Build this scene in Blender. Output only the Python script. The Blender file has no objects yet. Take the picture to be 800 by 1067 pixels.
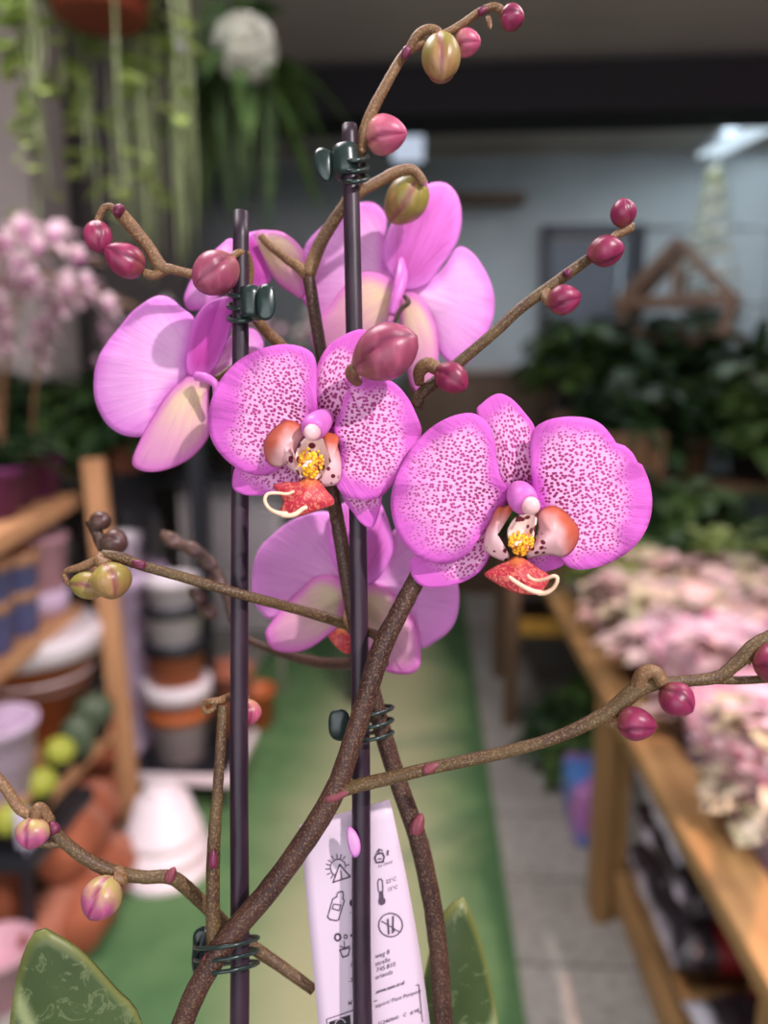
import bpy, bmesh, math, random
from mathutils import Vector, Matrix, noise
R = random.Random(11)
sc = bpy.context.scene
C = sc.collection
PI = math.pi
# ------------------------------------------------------------------ camera
FPX = 770.0
PITCH, YAW = math.radians(9.8), math.radians(3.56)
CAM = Vector((0, 0, 1.3))
FW = Vector((-math.sin(YAW) * math.cos(PITCH), math.cos(YAW) * math.cos(PITCH), -math.sin(PITCH)))
RT = Vector((math.cos(YAW), math.sin(YAW), 0))
UP = RT.cross(FW)
cd = bpy.data.cameras.new('camera')
cam = bpy.data.objects.new('camera', cd)
C.objects.link(cam)
cam.matrix_world = Matrix(((RT.x, UP.x, -FW.x, CAM.x), (RT.y, UP.y, -FW.y, CAM.y), (RT.z, UP.z, -FW.z, CAM.z), (0, 0, 0, 1)))
cd.sensor_width = 36
cd.lens = 36 * FPX / 1067
cd.clip_start = 0.02
cd.dof.use_dof = True
cd.dof.focus_distance = 0.245
cd.dof.aperture_fstop = 4.7
sc.camera = cam

def ray(x, y):
    return FW + RT * ((x - 400) / FPX) + UP * ((533.5 - y) / FPX)
def W(x, y, d):
    return CAM + ray(x, y) * d
def at_z(x, y, z):
    r = ray(x, y); return CAM + r * ((z - CAM.z) / r.z)
def at_y(x, y, Y):
    r = ray(x, y); return CAM + r * (Y / r.y)

# ------------------------------------------------------------------ object helpers
ORG = {}
def link(o, parent=None):
    C.objects.link(o)
    if parent is not None:
        o.parent = parent
        ORG[o.name] = ORG.get(parent.name, Vector((0, 0, 0)))
    return o
def tag(o, label=None, cat=None, group=None, kind=None):
    if label: o['label'] = label
    if cat: o['category'] = cat
    if group: o['group'] = group
    if kind: o['kind'] = kind
    return o
def empty(name, loc=(0, 0, 0), parent=None, world=True):
    o = bpy.data.objects.new(name, None)
    o.empty_display_size = .02
    if parent is not None:
        link(o, parent)
    else:
        C.objects.link(o)
        o.location = loc
        ORG[o.name] = Vector(loc) if world else Vector((0, 0, 0))
    return o
def obj(name, bm, mat, parent=None, smooth=True, kind=None):
    off = ORG.get(parent.name, Vector((0, 0, 0))) if parent is not None else Vector((0, 0, 0))
    if off.length > 0:
        bmesh.ops.translate(bm, vec=-off, verts=bm.verts)
    me = bpy.data.meshes.new(name)
    bmesh.ops.recalc_face_normals(bm, faces=bm.faces) if getattr(bm, 'faces', None) is not None and not smooth else None
    bm.to_mesh(me); bm.free()
    for p in me.polygons: p.use_smooth = smooth
    o = bpy.data.objects.new(name, me)
    for m in (mat if isinstance(mat, (list, tuple)) else [mat]):
        me.materials.append(m)
    link(o, parent)
    if kind: o['kind'] = kind
    return o
def dup(root, loc, rz=0, s=1.0, label=None, group=None, tilt=0):
    r = root.copy(); C.objects.link(r)
    r.location = loc; r.rotation_euler = (tilt, 0, rz); r.scale = (s, s, s)
    if label: r['label'] = label
    if group: r['group'] = group
    for ch in list(root.children):
        c = ch.copy(); C.objects.link(c); c.parent = r
        for g in ch.children:
            d = g.copy(); C.objects.link(d); d.parent = c
    return r

def box(bm, c, s, rz=0, rx=0, ry=0, bev=0, mi=0):
    b = bmesh.new()
    bmesh.ops.create_cube(b, size=1)
    bmesh.ops.scale(b, vec=s, verts=b.verts)
    if bev:
        bmesh.ops.bevel(b, geom=b.edges[:], offset=bev, segments=2, affect='EDGES', profile=.5)
    m = Matrix.Translation(c) @ Matrix.Rotation(rz, 4, 'Z') @ Matrix.Rotation(rx, 4, 'X') @ Matrix.Rotation(ry, 4, 'Y')
    bmesh.ops.transform(b, matrix=m, verts=b.verts)
    for f in b.faces: f.material_index = mi
    join(bm, b)
def join(bm, b):
    me = bpy.data.meshes.new('tmp'); b.to_mesh(me); b.free(); bm.from_mesh(me); bpy.data.meshes.remove(me)
def bar(bm, a, b, w, h, bev=0, mi=0, up=Vector((0, 0, 1))):
    """board from a to b, w across, h along the up side"""
    a, b = Vector(a), Vector(b)
    x = (b - a).normalized(); y = up.cross(x)
    y = y.normalized() if y.length > 1e-5 else Vector((0, 1, 0))
    z = x.cross(y)
    q = bmesh.new(); bmesh.ops.create_cube(q, size=1)
    bmesh.ops.scale(q, vec=((b - a).length, w, h), verts=q.verts)
    if bev: bmesh.ops.bevel(q, geom=q.edges[:], offset=bev, segments=2, affect='EDGES', profile=.5)
    c = (a + b) / 2
    m = Matrix(((x.x, y.x, z.x, c.x), (x.y, y.y, z.y, c.y), (x.z, y.z, z.z, c.z), (0, 0, 0, 1)))
    bmesh.ops.transform(q, matrix=m, verts=q.verts)
    for f in q.faces: f.material_index = mi
    join(bm, q)
def lathe(bm, prof, seg=28, org=(0, 0, 0), rot=None, mi=0, scallop=0, sq=0):
    org = Vector(org); rows = []
    for r, z in prof:
        row = []
        for i in range(seg):
            a = 2 * PI * i / seg
            p = Vector((r * math.cos(a), r * math.sin(a), z))
            if rot is not None: p = rot @ p
            row.append(bm.verts.new(p + org))
        rows.append(row)
    for a, b in zip(rows, rows[1:]):
        for i in range(seg):
            f = bm.faces.new((a[i], a[(i + 1) % seg], b[(i + 1) % seg], b[i])); f.material_index = mi
    for row, fl in ((rows[0], True), (rows[-1], False)):
        f = bm.faces.new(row[::-1] if fl else row); f.material_index = mi
def catmull(P, n=8, closed=False):
    out = []; N = len(P)
    rng = range(N) if closed else range(N - 1)
    for i in rng:
        if closed:
            p0, p1, p2, p3 = P[(i - 1) % N], P[i], P[(i + 1) % N], P[(i + 2) % N]
        else:
            p0 = P[i - 1] if i else [2 * a - b for a, b in zip(P[0], P[1])]
            p1, p2 = P[i], P[i + 1]
            p3 = P[i + 2] if i + 2 < N else [2 * a - b for a, b in zip(P[-1], P[-2])]
        for k in range(n):
            t = k / n
            out.append(tuple(.5 * (2 * b + (c - a) * t + (2 * a - 5 * b + 4 * c - d) * t * t + (3 * b - a - 3 * c + d) * t ** 3)
                             for a, b, c, d in zip(p0, p1, p2, p3)))
    if not closed: out.append(tuple(P[-1]))
    return out
def sweep(bm, pts, rad, seg=10, bump=0, mi=0, sub=6, flat=1.0):
    """round tube along 3D points; smooth centre line"""
    if not isinstance(rad, (list, tuple)): rad = [rad] * len(pts)
    P = catmull([tuple(p) + (r,) for p, r in zip(pts, rad)], sub) if len(pts) > 2 else [tuple(p) + (r,) for p, r in zip(pts, rad)]
    pos = [Vector(p[:3]) for p in P]; rr = [max(p[3], 1e-5) for p in P]
    n = None; rows = []
    for i, p in enumerate(pos):
        t = (pos[min(i + 1, len(pos) - 1)] - pos[max(i - 1, 0)]).normalized()
        if n is None:
            n = t.orthogonal().normalized()
        else:
            n = (n - t * n.dot(t)); n = n.normalized() if n.length > 1e-6 else t.orthogonal().normalized()
        b = t.cross(n)
        row = []
        for k in range(seg):
            a = 2 * PI * k / seg
            q = p + (n * math.cos(a) + b * math.sin(a) * flat) * rr[i] * (1 + bump * noise.noise(p * 900 + Vector((k, 0, 0))))
            row.append(bm.verts.new(q))
        rows.append(row)
    for a, b in zip(rows, rows[1:]):
        for i in range(seg):
            f = bm.faces.new((a[i], a[(i + 1) % seg], b[(i + 1) % seg], b[i])); f.material_index = mi
    f = bm.faces.new(rows[0][::-1]); f.material_index = mi
    f = bm.faces.new(rows[-1]); f.material_index = mi
def ptube(bm, pts, seg=10, bump=0, sub=6, mi=0):
    """tube from (x px, y px, depth m, radius px)"""
    sweep(bm, [W(x, y, d) for x, y, d, r in pts], [r * d / FPX for x, y, d, r in pts], seg, bump, mi, sub)

# ------------------------------------------------------------------ node helpers
def srgb(r, g, b):
    f = lambda c: (c / 255 / 12.92) if c / 255 <= .04045 else ((c / 255 + .055) / 1.055) ** 2.4
    return (f(r), f(g), f(b), 1)
class NT:
    def __init__(s, name):
        s.m = bpy.data.materials.new(name); s.m.use_nodes = True
        s.t = s.m.node_tree; s.t.nodes.clear()
        s.out = s.n('ShaderNodeOutputMaterial')
    def n(s, typ, **kw):
        nd = s.t.nodes.new(typ)
        for k, v in kw.items():
            if k.startswith('i_'): s.set(nd.inputs[k[2:].replace('_', ' ')], v)
            else: setattr(nd, k, v)
        return nd
    def set(s, inp, v):
        if hasattr(v, 'outputs'): v = v.outputs[0]
        if isinstance(v, bpy.types.NodeSocket): s.t.links.new(v, inp)
        else: inp.default_value = v
    def math(s, op, a, b=0.0, c=0.0, clamp=False):
        nd = s.n('ShaderNodeMath', operation=op, use_clamp=clamp)
        s.set(nd.inputs[0], a); s.set(nd.inputs[1], b); s.set(nd.inputs[2], c)
        return nd.outputs[0]
    def mix(s, f, a, b, mode='MIX'):
        nd = s.n('ShaderNodeMix', data_type='RGBA', blend_type=mode)
        s.set(nd.inputs[0], f); s.set(nd.inputs[6], a); s.set(nd.inputs[7], b)
        return nd.outputs[2]
    def ss(s, v, lo, hi, a=0.0, b=1.0):
        nd = s.n('ShaderNodeMapRange', interpolation_type='SMOOTHSTEP')
        s.set(nd.inputs[0], v); nd.inputs[1].default_value = lo; nd.inputs[2].default_value = hi
        nd.inputs[3].default_value = a; nd.inputs[4].default_value = b
        return nd.outputs[0]
    def attr(s, name):
        return s.n('ShaderNodeAttribute', attribute_name=name).outputs['Fac']
    def co(s, scale=(1, 1, 1)):
        tc = s.n('ShaderNodeTexCoord')
        mp = s.n('ShaderNodeMapping'); s.set(mp.inputs[0], tc.outputs['Object']); mp.inputs[3].default_value = scale
        return mp.outputs[0]
    def noise(s, scale, detail=3, co=None, rough=.5, dist=0):
        nd = s.n('ShaderNodeTexNoise'); nd.inputs['Scale'].default_value = scale
        nd.inputs['Detail'].default_value = detail; nd.inputs['Roughness'].default_value = rough
        nd.inputs['Distortion'].default_value = dist
        s.set(nd.inputs['Vector'], co if co is not None else s.co())
        return nd.outputs[0]
    def bsdf(s, color, rough=.5, trans=0.0, tcol=None, bump=None, bstr=.2, bdist=.001, **kw):
        p = s.n('ShaderNodeBsdfPrincipled')
        s.set(p.inputs['Base Color'], color); s.set(p.inputs['Roughness'], rough)
        for k, v in kw.items(): s.set(p.inputs[k.replace('_', ' ')], v)
        if bump is not None:
            b = s.n('ShaderNodeBump'); b.inputs['Strength'].default_value = bstr; b.inputs['Distance'].default_value = bdist
            s.set(b.inputs['Height'], bump); s.set(p.inputs['Normal'], b)
        if trans:
            t = s.n('ShaderNodeBsdfTranslucent'); s.set(t.inputs[0], tcol if tcol is not None else color)
            mx = s.n('ShaderNodeMixShader'); mx.inputs[0].default_value = trans
            s.t.links.new(p.outputs[0], mx.inputs[1]); s.t.links.new(t.outputs[0], mx.inputs[2])
            s.t.links.new(mx.outputs[0], s.out.inputs[0])
        else:
            s.t.links.new(p.outputs[0], s.out.inputs[0])
        return s.m
def plain(name, rgb, rough=.5, var=.25, scale=8, trans=0, bump=0, spec=.4, **kw):
    t = NT(name)
    c = srgb(*rgb); d = tuple(x * (1 - var) for x in c[:3]) + (1,)
    nz = t.noise(scale, 4)
    col = t.mix(t.ss(nz, .3, .7), c, d)
    return t.bsdf(col, rough, trans, bump=nz if bump else None, bstr=bump, bdist=.01, Specular_IOR_Level=spec, **kw)
# ------------------------------------------------------------------ orchid materials
def petal_coords(t):
    cv = t.n('ShaderNodeCombineXYZ')
    t.set(cv.inputs[0], t.math('MULTIPLY', t.attr('ang'), 16)); t.set(cv.inputs[1], t.math('MULTIPLY', t.attr('base'), 1.6))
    return cv.outputs[0]
def mat_spotted():
    t = NT('spotted_petal')
    e, b = t.attr('edge'), t.attr('base')
    vein = t.noise(1.0, 4, petal_coords(t), .6)
    wob = t.noise(75, 3)
    w0 = t.math('SUBTRACT', wob, .5)
    margin = t.ss(t.math('ADD', e, t.math('MULTIPLY', w0, .45)), .58, 1.02)
    far = t.ss(t.math('ADD', b, t.math('MULTIPLY', w0, .4)), .60, 1.02)
    margin = t.math('MAXIMUM', margin, far)
    uv = t.n('ShaderNodeCombineXYZ'); t.set(uv.inputs[0], t.math('MULTIPLY', t.attr('su'), .8)); t.set(uv.inputs[1], t.attr('sv'))
    vor = t.n('ShaderNodeTexVoronoi', feature='F1', voronoi_dimensions='2D'); vor.inputs['Scale'].default_value = 840; vor.inputs['Randomness'].default_value = .85
    t.set(vor.inputs['Vector'], uv.outputs[0])
    thr = t.math('SUBTRACT', .385, t.math('MULTIPLY', margin, .22))
    thr = t.math('ADD', thr, t.math('MULTIPLY', t.math('SUBTRACT', t.noise(120, 2), .5), .16))
    thr = t.math('ADD', thr, t.ss(b, .15, .45, .05, 0))
    spot = t.ss(t.math('SUBTRACT', thr, vor.outputs['Distance']), -.06, .10)
    spot = t.math('MULTIPLY', spot, t.ss(margin, .5, .97, 1, 0))
    ground = t.mix(t.ss(margin, 0, .85), srgb(248, 192, 230), srgb(220, 104, 204))
    ground = t.mix(t.ss(vein, .35, .7, 0, .3), ground, srgb(222, 112, 206))
    core = t.ss(b, .08, .26, 1, 0)
    ground = t.mix(core, ground, srgb(208, 76, 196))
    scol = t.mix(t.ss(b, .1, .6), srgb(136, 28, 78), srgb(188, 70, 146))
    col = t.mix(spot, ground, scol)
    return t.bsdf(col, .6, .22, bump=vein, bstr=.6, bdist=.0016, Specular_IOR_Level=.2)
def mat_back(name, inner, outer, rim, lo=.25, hi=.85, veincol=(222, 120, 205), vs=.35, trans=.3):
    t = NT(name)
    e, b = t.attr('edge'), t.attr('base')
    vein = t.noise(1.0, 5, petal_coords(t), .65)
    f = t.math('ADD', b, t.math('MULTIPLY', t.math('SUBTRACT', vein, .5), .35))
    col = t.mix(t.ss(f, lo, hi), srgb(*inner), srgb(*outer))
    col = t.mix(t.ss(vein, .45, .75, 0, vs), col, srgb(*veincol))
    col = t.mix(t.ss(e, .62, 1.0), col, srgb(*rim))
    return t.bsdf(col, .55, trans, bump=vein, bstr=.55, bdist=.0014, Specular_IOR_Level=.25)
M_spot = mat_spotted()
M_pale = mat_back('pale_petal_back', (248, 200, 240), (242, 172, 234), (232, 140, 226), veincol=(230, 140, 220))
M_pink = mat_back('magenta_sepal', (206, 96, 184), (222, 112, 206), (230, 130, 222), 0, .6, (182, 62, 140), .75, .15)
M_dark = mat_back('deep_magenta_sepal', (192, 66, 160), (200, 76, 176), (218, 106, 204), 0, .7, (170, 44, 140), .4, .15)
M_cream = mat_back('cream_sepal_back', (240, 214, 176), (230, 160, 202), (228, 130, 208), .12, .80, (226, 158, 190), .4)
M_cream2 = mat_back('green_cream_sepal_back', (220, 206, 164), (226, 164, 196), (226, 126, 206), .1, .8, (214, 140, 184), .35)
M_mauve = mat_back('mauve_petal_back', (236, 180, 226), (224, 150, 214), (230, 150, 222), 0, .9, (196, 110, 200), .4)
def mat_sidelobe():
    t = NT('lip_side_lobe')
    e, b = t.attr('edge'), t.attr('base')
    n = t.noise(120, 2)
    col = t.mix(t.ss(t.math('ADD', b, t.math('MULTIPLY', t.math('SUBTRACT', n, .5), .4)), .42, .92), srgb(244, 196, 202), srgb(196, 90, 60))
    vor = t.n('ShaderNodeTexVoronoi', feature='F1'); vor.inputs['Scale'].default_value = 420
    t.set(vor.inputs['Vector'], t.co((1, .5, 1)))
    st = t.math('MULTIPLY', t.ss(vor.outputs['Distance'], .30, .38, 1, 0), t.ss(b, .30, .42, 1, 0))
    col = t.mix(st, col, srgb(110, 18, 50))
    return t.bsdf(col, .4, .15, bump=n, bstr=.1, Specular_IOR_Level=.35)
M_side = mat_sidelobe()
def mat_midlobe():
    t = NT('lip_mid_lobe')
    e = t.attr('edge')
    n = t.noise(700, 2, None, .5, 1.5)
    col = t.mix(t.ss(n, .5, .62), srgb(188, 48, 66), srgb(226, 120, 104))
    col = t.mix(t.ss(e, .8, 1, 0, .5), col, srgb(214, 92, 92))
    col = t.mix(t.ss(t.attr('base'), .05, .35, .7, 0), col, srgb(226, 130, 50))
    return t.bsdf(col, .42, .1, bump=n, bstr=.25, Specular_IOR_Level=.4)
M_mid = mat_midlobe()
def mat_throat():
    t = NT('lip_throat')
    vor = t.n('ShaderNodeTexVoronoi', feature='F1'); vor.inputs['Scale'].default_value = 330
    t.set(vor.inputs['Vector'], t.co())
    col = t.mix(t.ss(vor.outputs['Distance'], .36, .46, 1, 0), srgb(246, 214, 206), srgb(104, 20, 40))
    return t.bsdf(col, .45)
M_throat = mat_throat()
def mat_callus():
    t = NT('lip_callus')
    n = t.noise(900, 2)
    return t.bsdf(t.mix(t.ss(n, .5, .62), srgb(250, 190, 40), srgb(190, 90, 30)), .4, bump=n, bstr=.4)
M_callus = mat_callus()
M_tendril = plain('tendril_cream', (250, 206, 176), .4, .15, 200)
M_column = plain('column_magenta', (228, 122, 212), .4, .2, 150, .15)
M_cap = plain('anther_cap', (240, 186, 190), .4, .1, 150)
def mat_stem(name, c1, c2, sp):
    t = NT(name)
    n = t.noise(60, 3); s = t.noise(1500, 2)
    col = t.mix(t.ss(n, .35, .65), srgb(*c1), srgb(*c2))
    col = t.mix(t.ss(s, .50, .66, 0, .75), col, srgb(*sp))
    return t.bsdf(col, .5, bump=s, bstr=.15, bdist=.0004, Specular_IOR_Level=.35)
M_stem = mat_stem('brown_stem', (52, 30, 28), (68, 42, 36), (118, 90, 68))
M_olive = mat_stem('olive_stem', (70, 46, 34), (86, 66, 42), (130, 106, 70))
M_branch = mat_stem('tan_branch', (104, 72, 50), (118, 86, 58), (158, 126, 90))
def mat_bud(name, c0, c1, stripe, lo=.15, hi=.7, ss=.9):
    t = NT(name)
    l, s = t.attr('len'), t.attr('seam')
    n = t.noise(240, 4)
    col = t.mix(t.ss(t.math('ADD', l, t.math('MULTIPLY', t.math('SUBTRACT', n, .5), .6)), lo, hi), srgb(*c0), srgb(*c1))
    st = t.noise(1.0, 4, t.co((260, 260, 60)))
    col = t.mix(t.ss(st, .45, .72, 0, .5), col, srgb(*[min(255, v * 1.25 + 18) for v in c1]))
    col = t.mix(t.math('MULTIPLY', s, ss), col, srgb(*stripe))
    return t.bsdf(col, .38, .06, bump=n, bstr=.2, Specular_IOR_Level=.45)
M_budmag = mat_bud('magenta_bud', (134, 72, 64), (132, 38, 74), (84, 16, 48), .0, .45, .8)
M_budgreen = mat_bud('green_bud', (140, 128, 58), (146, 108, 70), (132, 44, 80), .25, .95, .8)
M_budmix = mat_bud('green_and_magenta_bud', (172, 152, 90), (164, 78, 118), (128, 26, 84), .15, .75)
M_budrose = mat_bud('rose_bud', (132, 92, 62), (146, 66, 92), (100, 28, 60), .0, .5, .8)
M_budpink = mat_bud('pink_bud', (192, 140, 108), (184, 84, 116), (132, 26, 70), .05, .7)
M_budbrown = mat_bud('brown_bud', (84, 66, 46), (78, 50, 48), (62, 30, 40), .1, .9)
M_bract = plain('pink_bract', (132, 62, 74), .5, .3, 300)
M_node = plain('purple_node', (112, 40, 70), .45, .3, 300)

# ------------------------------------------------------------------ orchid geometry
def petal(name, pts, d, mat, parent, base=None, gx=0, gy=0, cup=0.0, crease=0.0, ripple=0.0, thick=.0006, N=84, M=12, ph=0, twist=0):
    bound = catmull([tuple(p) for p in pts], 10, True)
    L = [0]
    for a, b in zip(bound, bound[1:] + bound[:1]): L.append(L[-1] + math.hypot(b[0] - a[0], b[1] - a[1]))
    B = []; j = 0
    for i in range(N):
        s = L[-1] * i / N
        while L[j + 1] < s: j += 1
        t = (s - L[j]) / max(1e-9, L[j + 1] - L[j])
        a, b = bound[j], bound[(j + 1) % len(bound)]
        B.append((a[0] + (b[0] - a[0]) * t, a[1] + (b[1] - a[1]) * t))
    A = cx = cy = 0
    for a, b in zip(B, B[1:] + B[:1]):
        k = a[0] * b[1] - b[0] * a[1]; A += k; cx += (a[0] + b[0]) * k; cy += (a[1] + b[1]) * k
    cx /= 3 * A; cy /= 3 * A
    if base is None: base = pts[0]
    bx, by = base
    ax = Vector((cx - bx, cy - by)); al = max(ax.length, 1e-6); ax /= al
    md = max(math.hypot(p[0] - bx, p[1] - by) for p in B)
    mp = max(abs(-(p[0] - bx) * ax.y + (p[1] - by) * ax.x) for p in B)
    bm = bmesh.new()
    le, lb, la, lu, lv = (bm.verts.layers.float.new(k) for k in ('edge', 'base', 'ang', 'su', 'sv'))
    mm = d / FPX; so = (bx * 7.3 % 10) * .01 + len(pts) * .013 + gx
    def vert(x, y, t, phi):
        pr = -(x - bx) * ax.y + (y - by) * ax.x; al_ = (x - bx) * ax.x + (y - by) * ax.y
        dd = d + gx * (x - cx) / 100 + gy * (y - cy) / 100 + cup * t * t + crease * abs(pr) / mp
        dd += ripple * (math.sin(5 * phi + ph) * .6 + math.sin(9 * phi + 2 * ph) * .4) * t ** 3 + twist * pr / mp * al_ / md
        v = bm.verts.new(W(x, y, dd))
        v[le] = t; v[lb] = math.hypot(x - bx, y - by) / md; v[la] = math.atan2(pr, al_ + .12 * md); v[lu] = al_ * mm + so; v[lv] = pr * mm + so * .7
        return v
    c = vert(cx, cy, 0, 0); rows = []
    for k in range(1, M + 1):
        t = k / M
        rows.append([vert(cx + (p[0] - cx) * t, cy + (p[1] - cy) * t, t, math.atan2(p[1] - cy, p[0] - cx)) for p in B])
    for i in range(N):
        bm.faces.new((c, rows[0][(i + 1) % N], rows[0][i]))
    for a, b in zip(rows, rows[1:]):
        for i in range(N):
            bm.faces.new((a[i], a[(i + 1) % N], b[(i + 1) % N], b[i]))
    bmesh.ops.recalc_face_normals(bm, faces=bm.faces)
    o = obj(name, bm, mat, parent)
    sm = o.modifiers.new('thickness', 'SOLIDIFY'); sm.thickness = thick; sm.offset = 0
    return o
def zoom(x0, y0, k):
    return lambda pts: [(x0 + x * k, y0 + y * k) for x, y in pts]
def bud_bm(a, b, r, fat=.5, tip=.25, seam0=0, grooves=3, r2=None):
    """bud from stalk end a to tip b (Vectors), widest radius r"""
    bm = bmesh.new(); ll, ls = bm.verts.layers.float.new('len'), bm.verts.layers.float.new('seam')
    ax = (b - a); L = ax.length; z = ax.normalized(); x = (FW - z * FW.dot(z)).normalized() * -1; y = z.cross(x)
    seg, rows = 36, []
    for i in range(17):
        u = i / 16
        s = math.sin(PI * u ** (math.log(.5) / math.log(fat))) ** .56 if 0 < u < 1 else 0
        s = max(s, .02)
        if u > .8: s *= 1 - .25 * tip * ((u - .8) / .2)
        row = []
        for k in range(seg):
            an = 2 * PI * k / seg
            g = abs(math.sin((an - seam0 + .5 * math.sin(u * 2.2)) * grooves / 2))          # 0 on a seam
            gr = math.exp(-(g / .16) ** 2)
            rad = r * s * (1 - .13 * gr + .06 * g)
            v = bm.verts.new(a + z * (L * u) + (x * math.cos(an) + y * math.sin(an)) * rad)
            v[ll] = u; v[ls] = math.exp(-(g / .22) ** 2)
            row.append(v)
        rows.append(row)
    for p, q in zip(rows, rows[1:]):
        for k in range(seg): bm.faces.new((p[k], p[(k + 1) % seg], q[(k + 1) % seg], q[k]))
    bm.faces.new(rows[0][::-1]); bm.faces.new(rows[-1])
    return bm
def bud(a, b, r, mat, stalk=None, smat=None, fat=.5, tip=.25, seam0=0, label=None):
    """a, b = (x, y, depth) px; r px; stalk = list of (x, y, d, r)"""
    d = (a[2] + b[2]) / 2
    o = obj('bud', bud_bm(W(*a), W(*b), r * d / FPX, fat, tip, seam0), mat, orchid)
    if label: o['label'] = label
    if stalk:
        bm = bmesh.new(); ptube(bm, stalk, 10); obj('bud_stalk', bm, smat or M_branch, o)
    return o

orchid = empty('orchid_plant', (-.043, .2, .93))
tag(orchid, 'tall orchid with spotted magenta flowers and buds, tied to dark purple stakes', 'orchid')

def spike(name, pts, mat, bump=.06, label=None, sub=8):
    bm = bmesh.new(); ptube(bm, pts, 14, bump, sub)
    o = obj(name, bm, mat, orchid)
    return o
# main spike, lower left to right flower
sp1 = spike('flower_spike', [(300, 1490, .262, 12), (235, 1330, .256, 12), (175, 1150, .25, 12), (192, 1062, .249, 11.5), (232, 986, .249, 11.5), (290, 915, .249, 11.5), (345, 832, .2495, 11.5), (371, 760, .250, 10.5),
                   (396, 680, .251, 11), (415, 640, .252, 10), (434, 603, .254, 9.5), (455, 560, .256, 9), (490, 530, .2535, 7), (528, 520, .249, 6)], M_stem)
# second spike, lower right to top
sp2 = spike('flower_spike', [(340, 1490, .268, 11), (440, 1250, .275, 11), (461, 1120, .278, 10.5), (460, 1040, .277, 10), (453, 960, .276, 10), (437, 880, .274, 10), (415, 815, .273, 9.5), (398, 760, .272, 9.5),
                   (384, 705, .272, 8.5), (372, 660, .272, 8), (362, 605, .270, 8), (352, 545, .267, 7.5), (346, 510, .262, 7.5), (344, 450, .270, 7), (338, 390, .279, 6.5), (330, 340, .279, 6.5), (321, 285, .279, 6.5)], M_stem)
spike('flower_spike', [(321, 287, .279, 7.5), (333, 255, .2775, 7), (348, 230, .2765, 6.5), (364, 205, .2755, 6), (372, 180, .272, 6), (376, 152, .266, 6), (384, 124, .263, 6), (400, 92, .262, 5.5), (421, 57, .262, 5),
                     (440, 45, .262, 5), (470, 32, .262, 4), (500, 12, .262, 4)], M_branch)
# branches
spike('branch', [(349, 826, .2495, 7), (375, 818, .2475, 7), (405, 811, .2465, 7), (450, 800, .245, 6.5), (520, 785, .243, 6.5), (580, 768, .242, 6.5), (632, 743, .241, 8), (668, 716, .240, 9), (700, 711, .240, 6), (745, 706, .240, 6.5), (765, 693, .240, 7), (785, 674, .240, 8), (805, 662, .240, 7)], M_olive)
spike('branch', [(398, 666, .2515, 7), (388, 660, .262, 5), (378, 657, .2795, 6), (357, 649, .2785, 6), (310, 635, .268, 5.5), (250, 619, .255, 5.5), (200, 604, .2525, 5.5), (150, 590, .252, 5.5), (125, 581, .252, 6), (106, 578, .252, 5.5)], M_olive)
spike('branch', [(434, 425, .262, 7), (440, 410, .262, 7), (460, 393, .262, 6.5), (485, 372, .262, 6), (520, 342, .262, 6), (541, 322, .262, 6), (575, 297, .262, 6), (600, 279, .262, 6), (618, 266, .262, 5.5)], M_olive)
spike('branch', [(326, 1031, .275, 5.5), (290, 1005, .274, 6), (265, 988, .273, 6.5), (240, 968, .271, 6.5), (205, 935, .266, 7), (180, 915, .262, 7), (150, 914, .26, 6.5), (120, 909, .258, 7), (90, 895, .256, 6.5), (62, 873, .254, 6), (50, 855, .253, 6)], M_olive)
spike('branch', [(225, 985, .2535, 10), (222, 960, .2535, 7.5), (222, 900, .254, 7), (224, 860, .254, 6.5), (227, 820, .256, 5.5), (231, 760, .260, 5.5), (232, 735, .262, 5)], M_olive)
spike('branch', [(305, 372, .282, 5), (290, 357, .279, 6), (278, 346, .276, 6), (268, 334, .2715, 5.5), (258, 318, .2725, 5.5), (245, 303, .274, 5.5), (225, 290, .272, 6), (205, 287, .268, 5), (180, 281, .265, 5), (168, 278, .265, 7), (155, 258, .265, 6.5), (138, 237, .265, 7), (124, 221, .265, 7)], M_branch)
spike('branch', [(321, 287, .279, 7), (312, 279, .28, 6), (296, 268, .281, 4.5), (280, 255, .283, 4), (272, 246, .284, 4)], M_branch)
spike('branch', [(360, 215, .2745, 6.5), (376, 200, .274, 5.5), (395, 189, .275, 6), (412, 180, .276, 6), (428, 177, .277, 5.5), (437, 184, .278, 5), (441, 192, .279, 5)], M_branch)
# dim side branch with withered buds, farther away
spike('branch', [(400, 690, .272, 6), (330, 690, .32, 6), (262, 668, .355, 4), (244, 648, .36, 4.5), (236, 620, .36, 5), (222, 592, .36, 6), (205, 574, .36, 6), (185, 566, .36, 6), (168, 556, .36, 5)], M_stem)
spike('branch', [(112, 581, .29, 5), (106, 568, .292, 6), (100, 552, .293, 6), (95, 542, .293, 6)], M_stem)

def bract(a, b, r, mat=None):
    o = obj('bract', bud_bm(W(*a), W(*b), r * .78 * (a[2] + .0) / FPX, .35, 1.2), mat or M_bract, orchid)
bract((338, 834, .2470), (368, 823, .2470), 6); bract((440, 804, .2435), (458, 796, .2435), 6); bract((431, 870, .2685), (440, 847, .2685), 9)
bract((175, 919, .2595), (182, 903, .2595), 7)
bract((426, 49, .259), (419, 62, .259), 6, M_node); bract((498, 14, .259), (508, 8, .259), 5, M_node); bract((588, 288, .259), (595, 280, .259), 6, M_node)
bract((152, 590, .249), (136, 585, .249), 6, M_node); bract((128, 222, .262), (118, 216, .262), 9, M_node); bract((60, 868, .2515), (52, 856, .2515), 7, M_node)
bract((222, 905, .2505), (222, 885, .2505), 6, M_node); bract((508, 17, .262), (511, 31, .260), 4, M_branch)
bract((213, 1010, .2485), (224, 985, .2485), 8)

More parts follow.
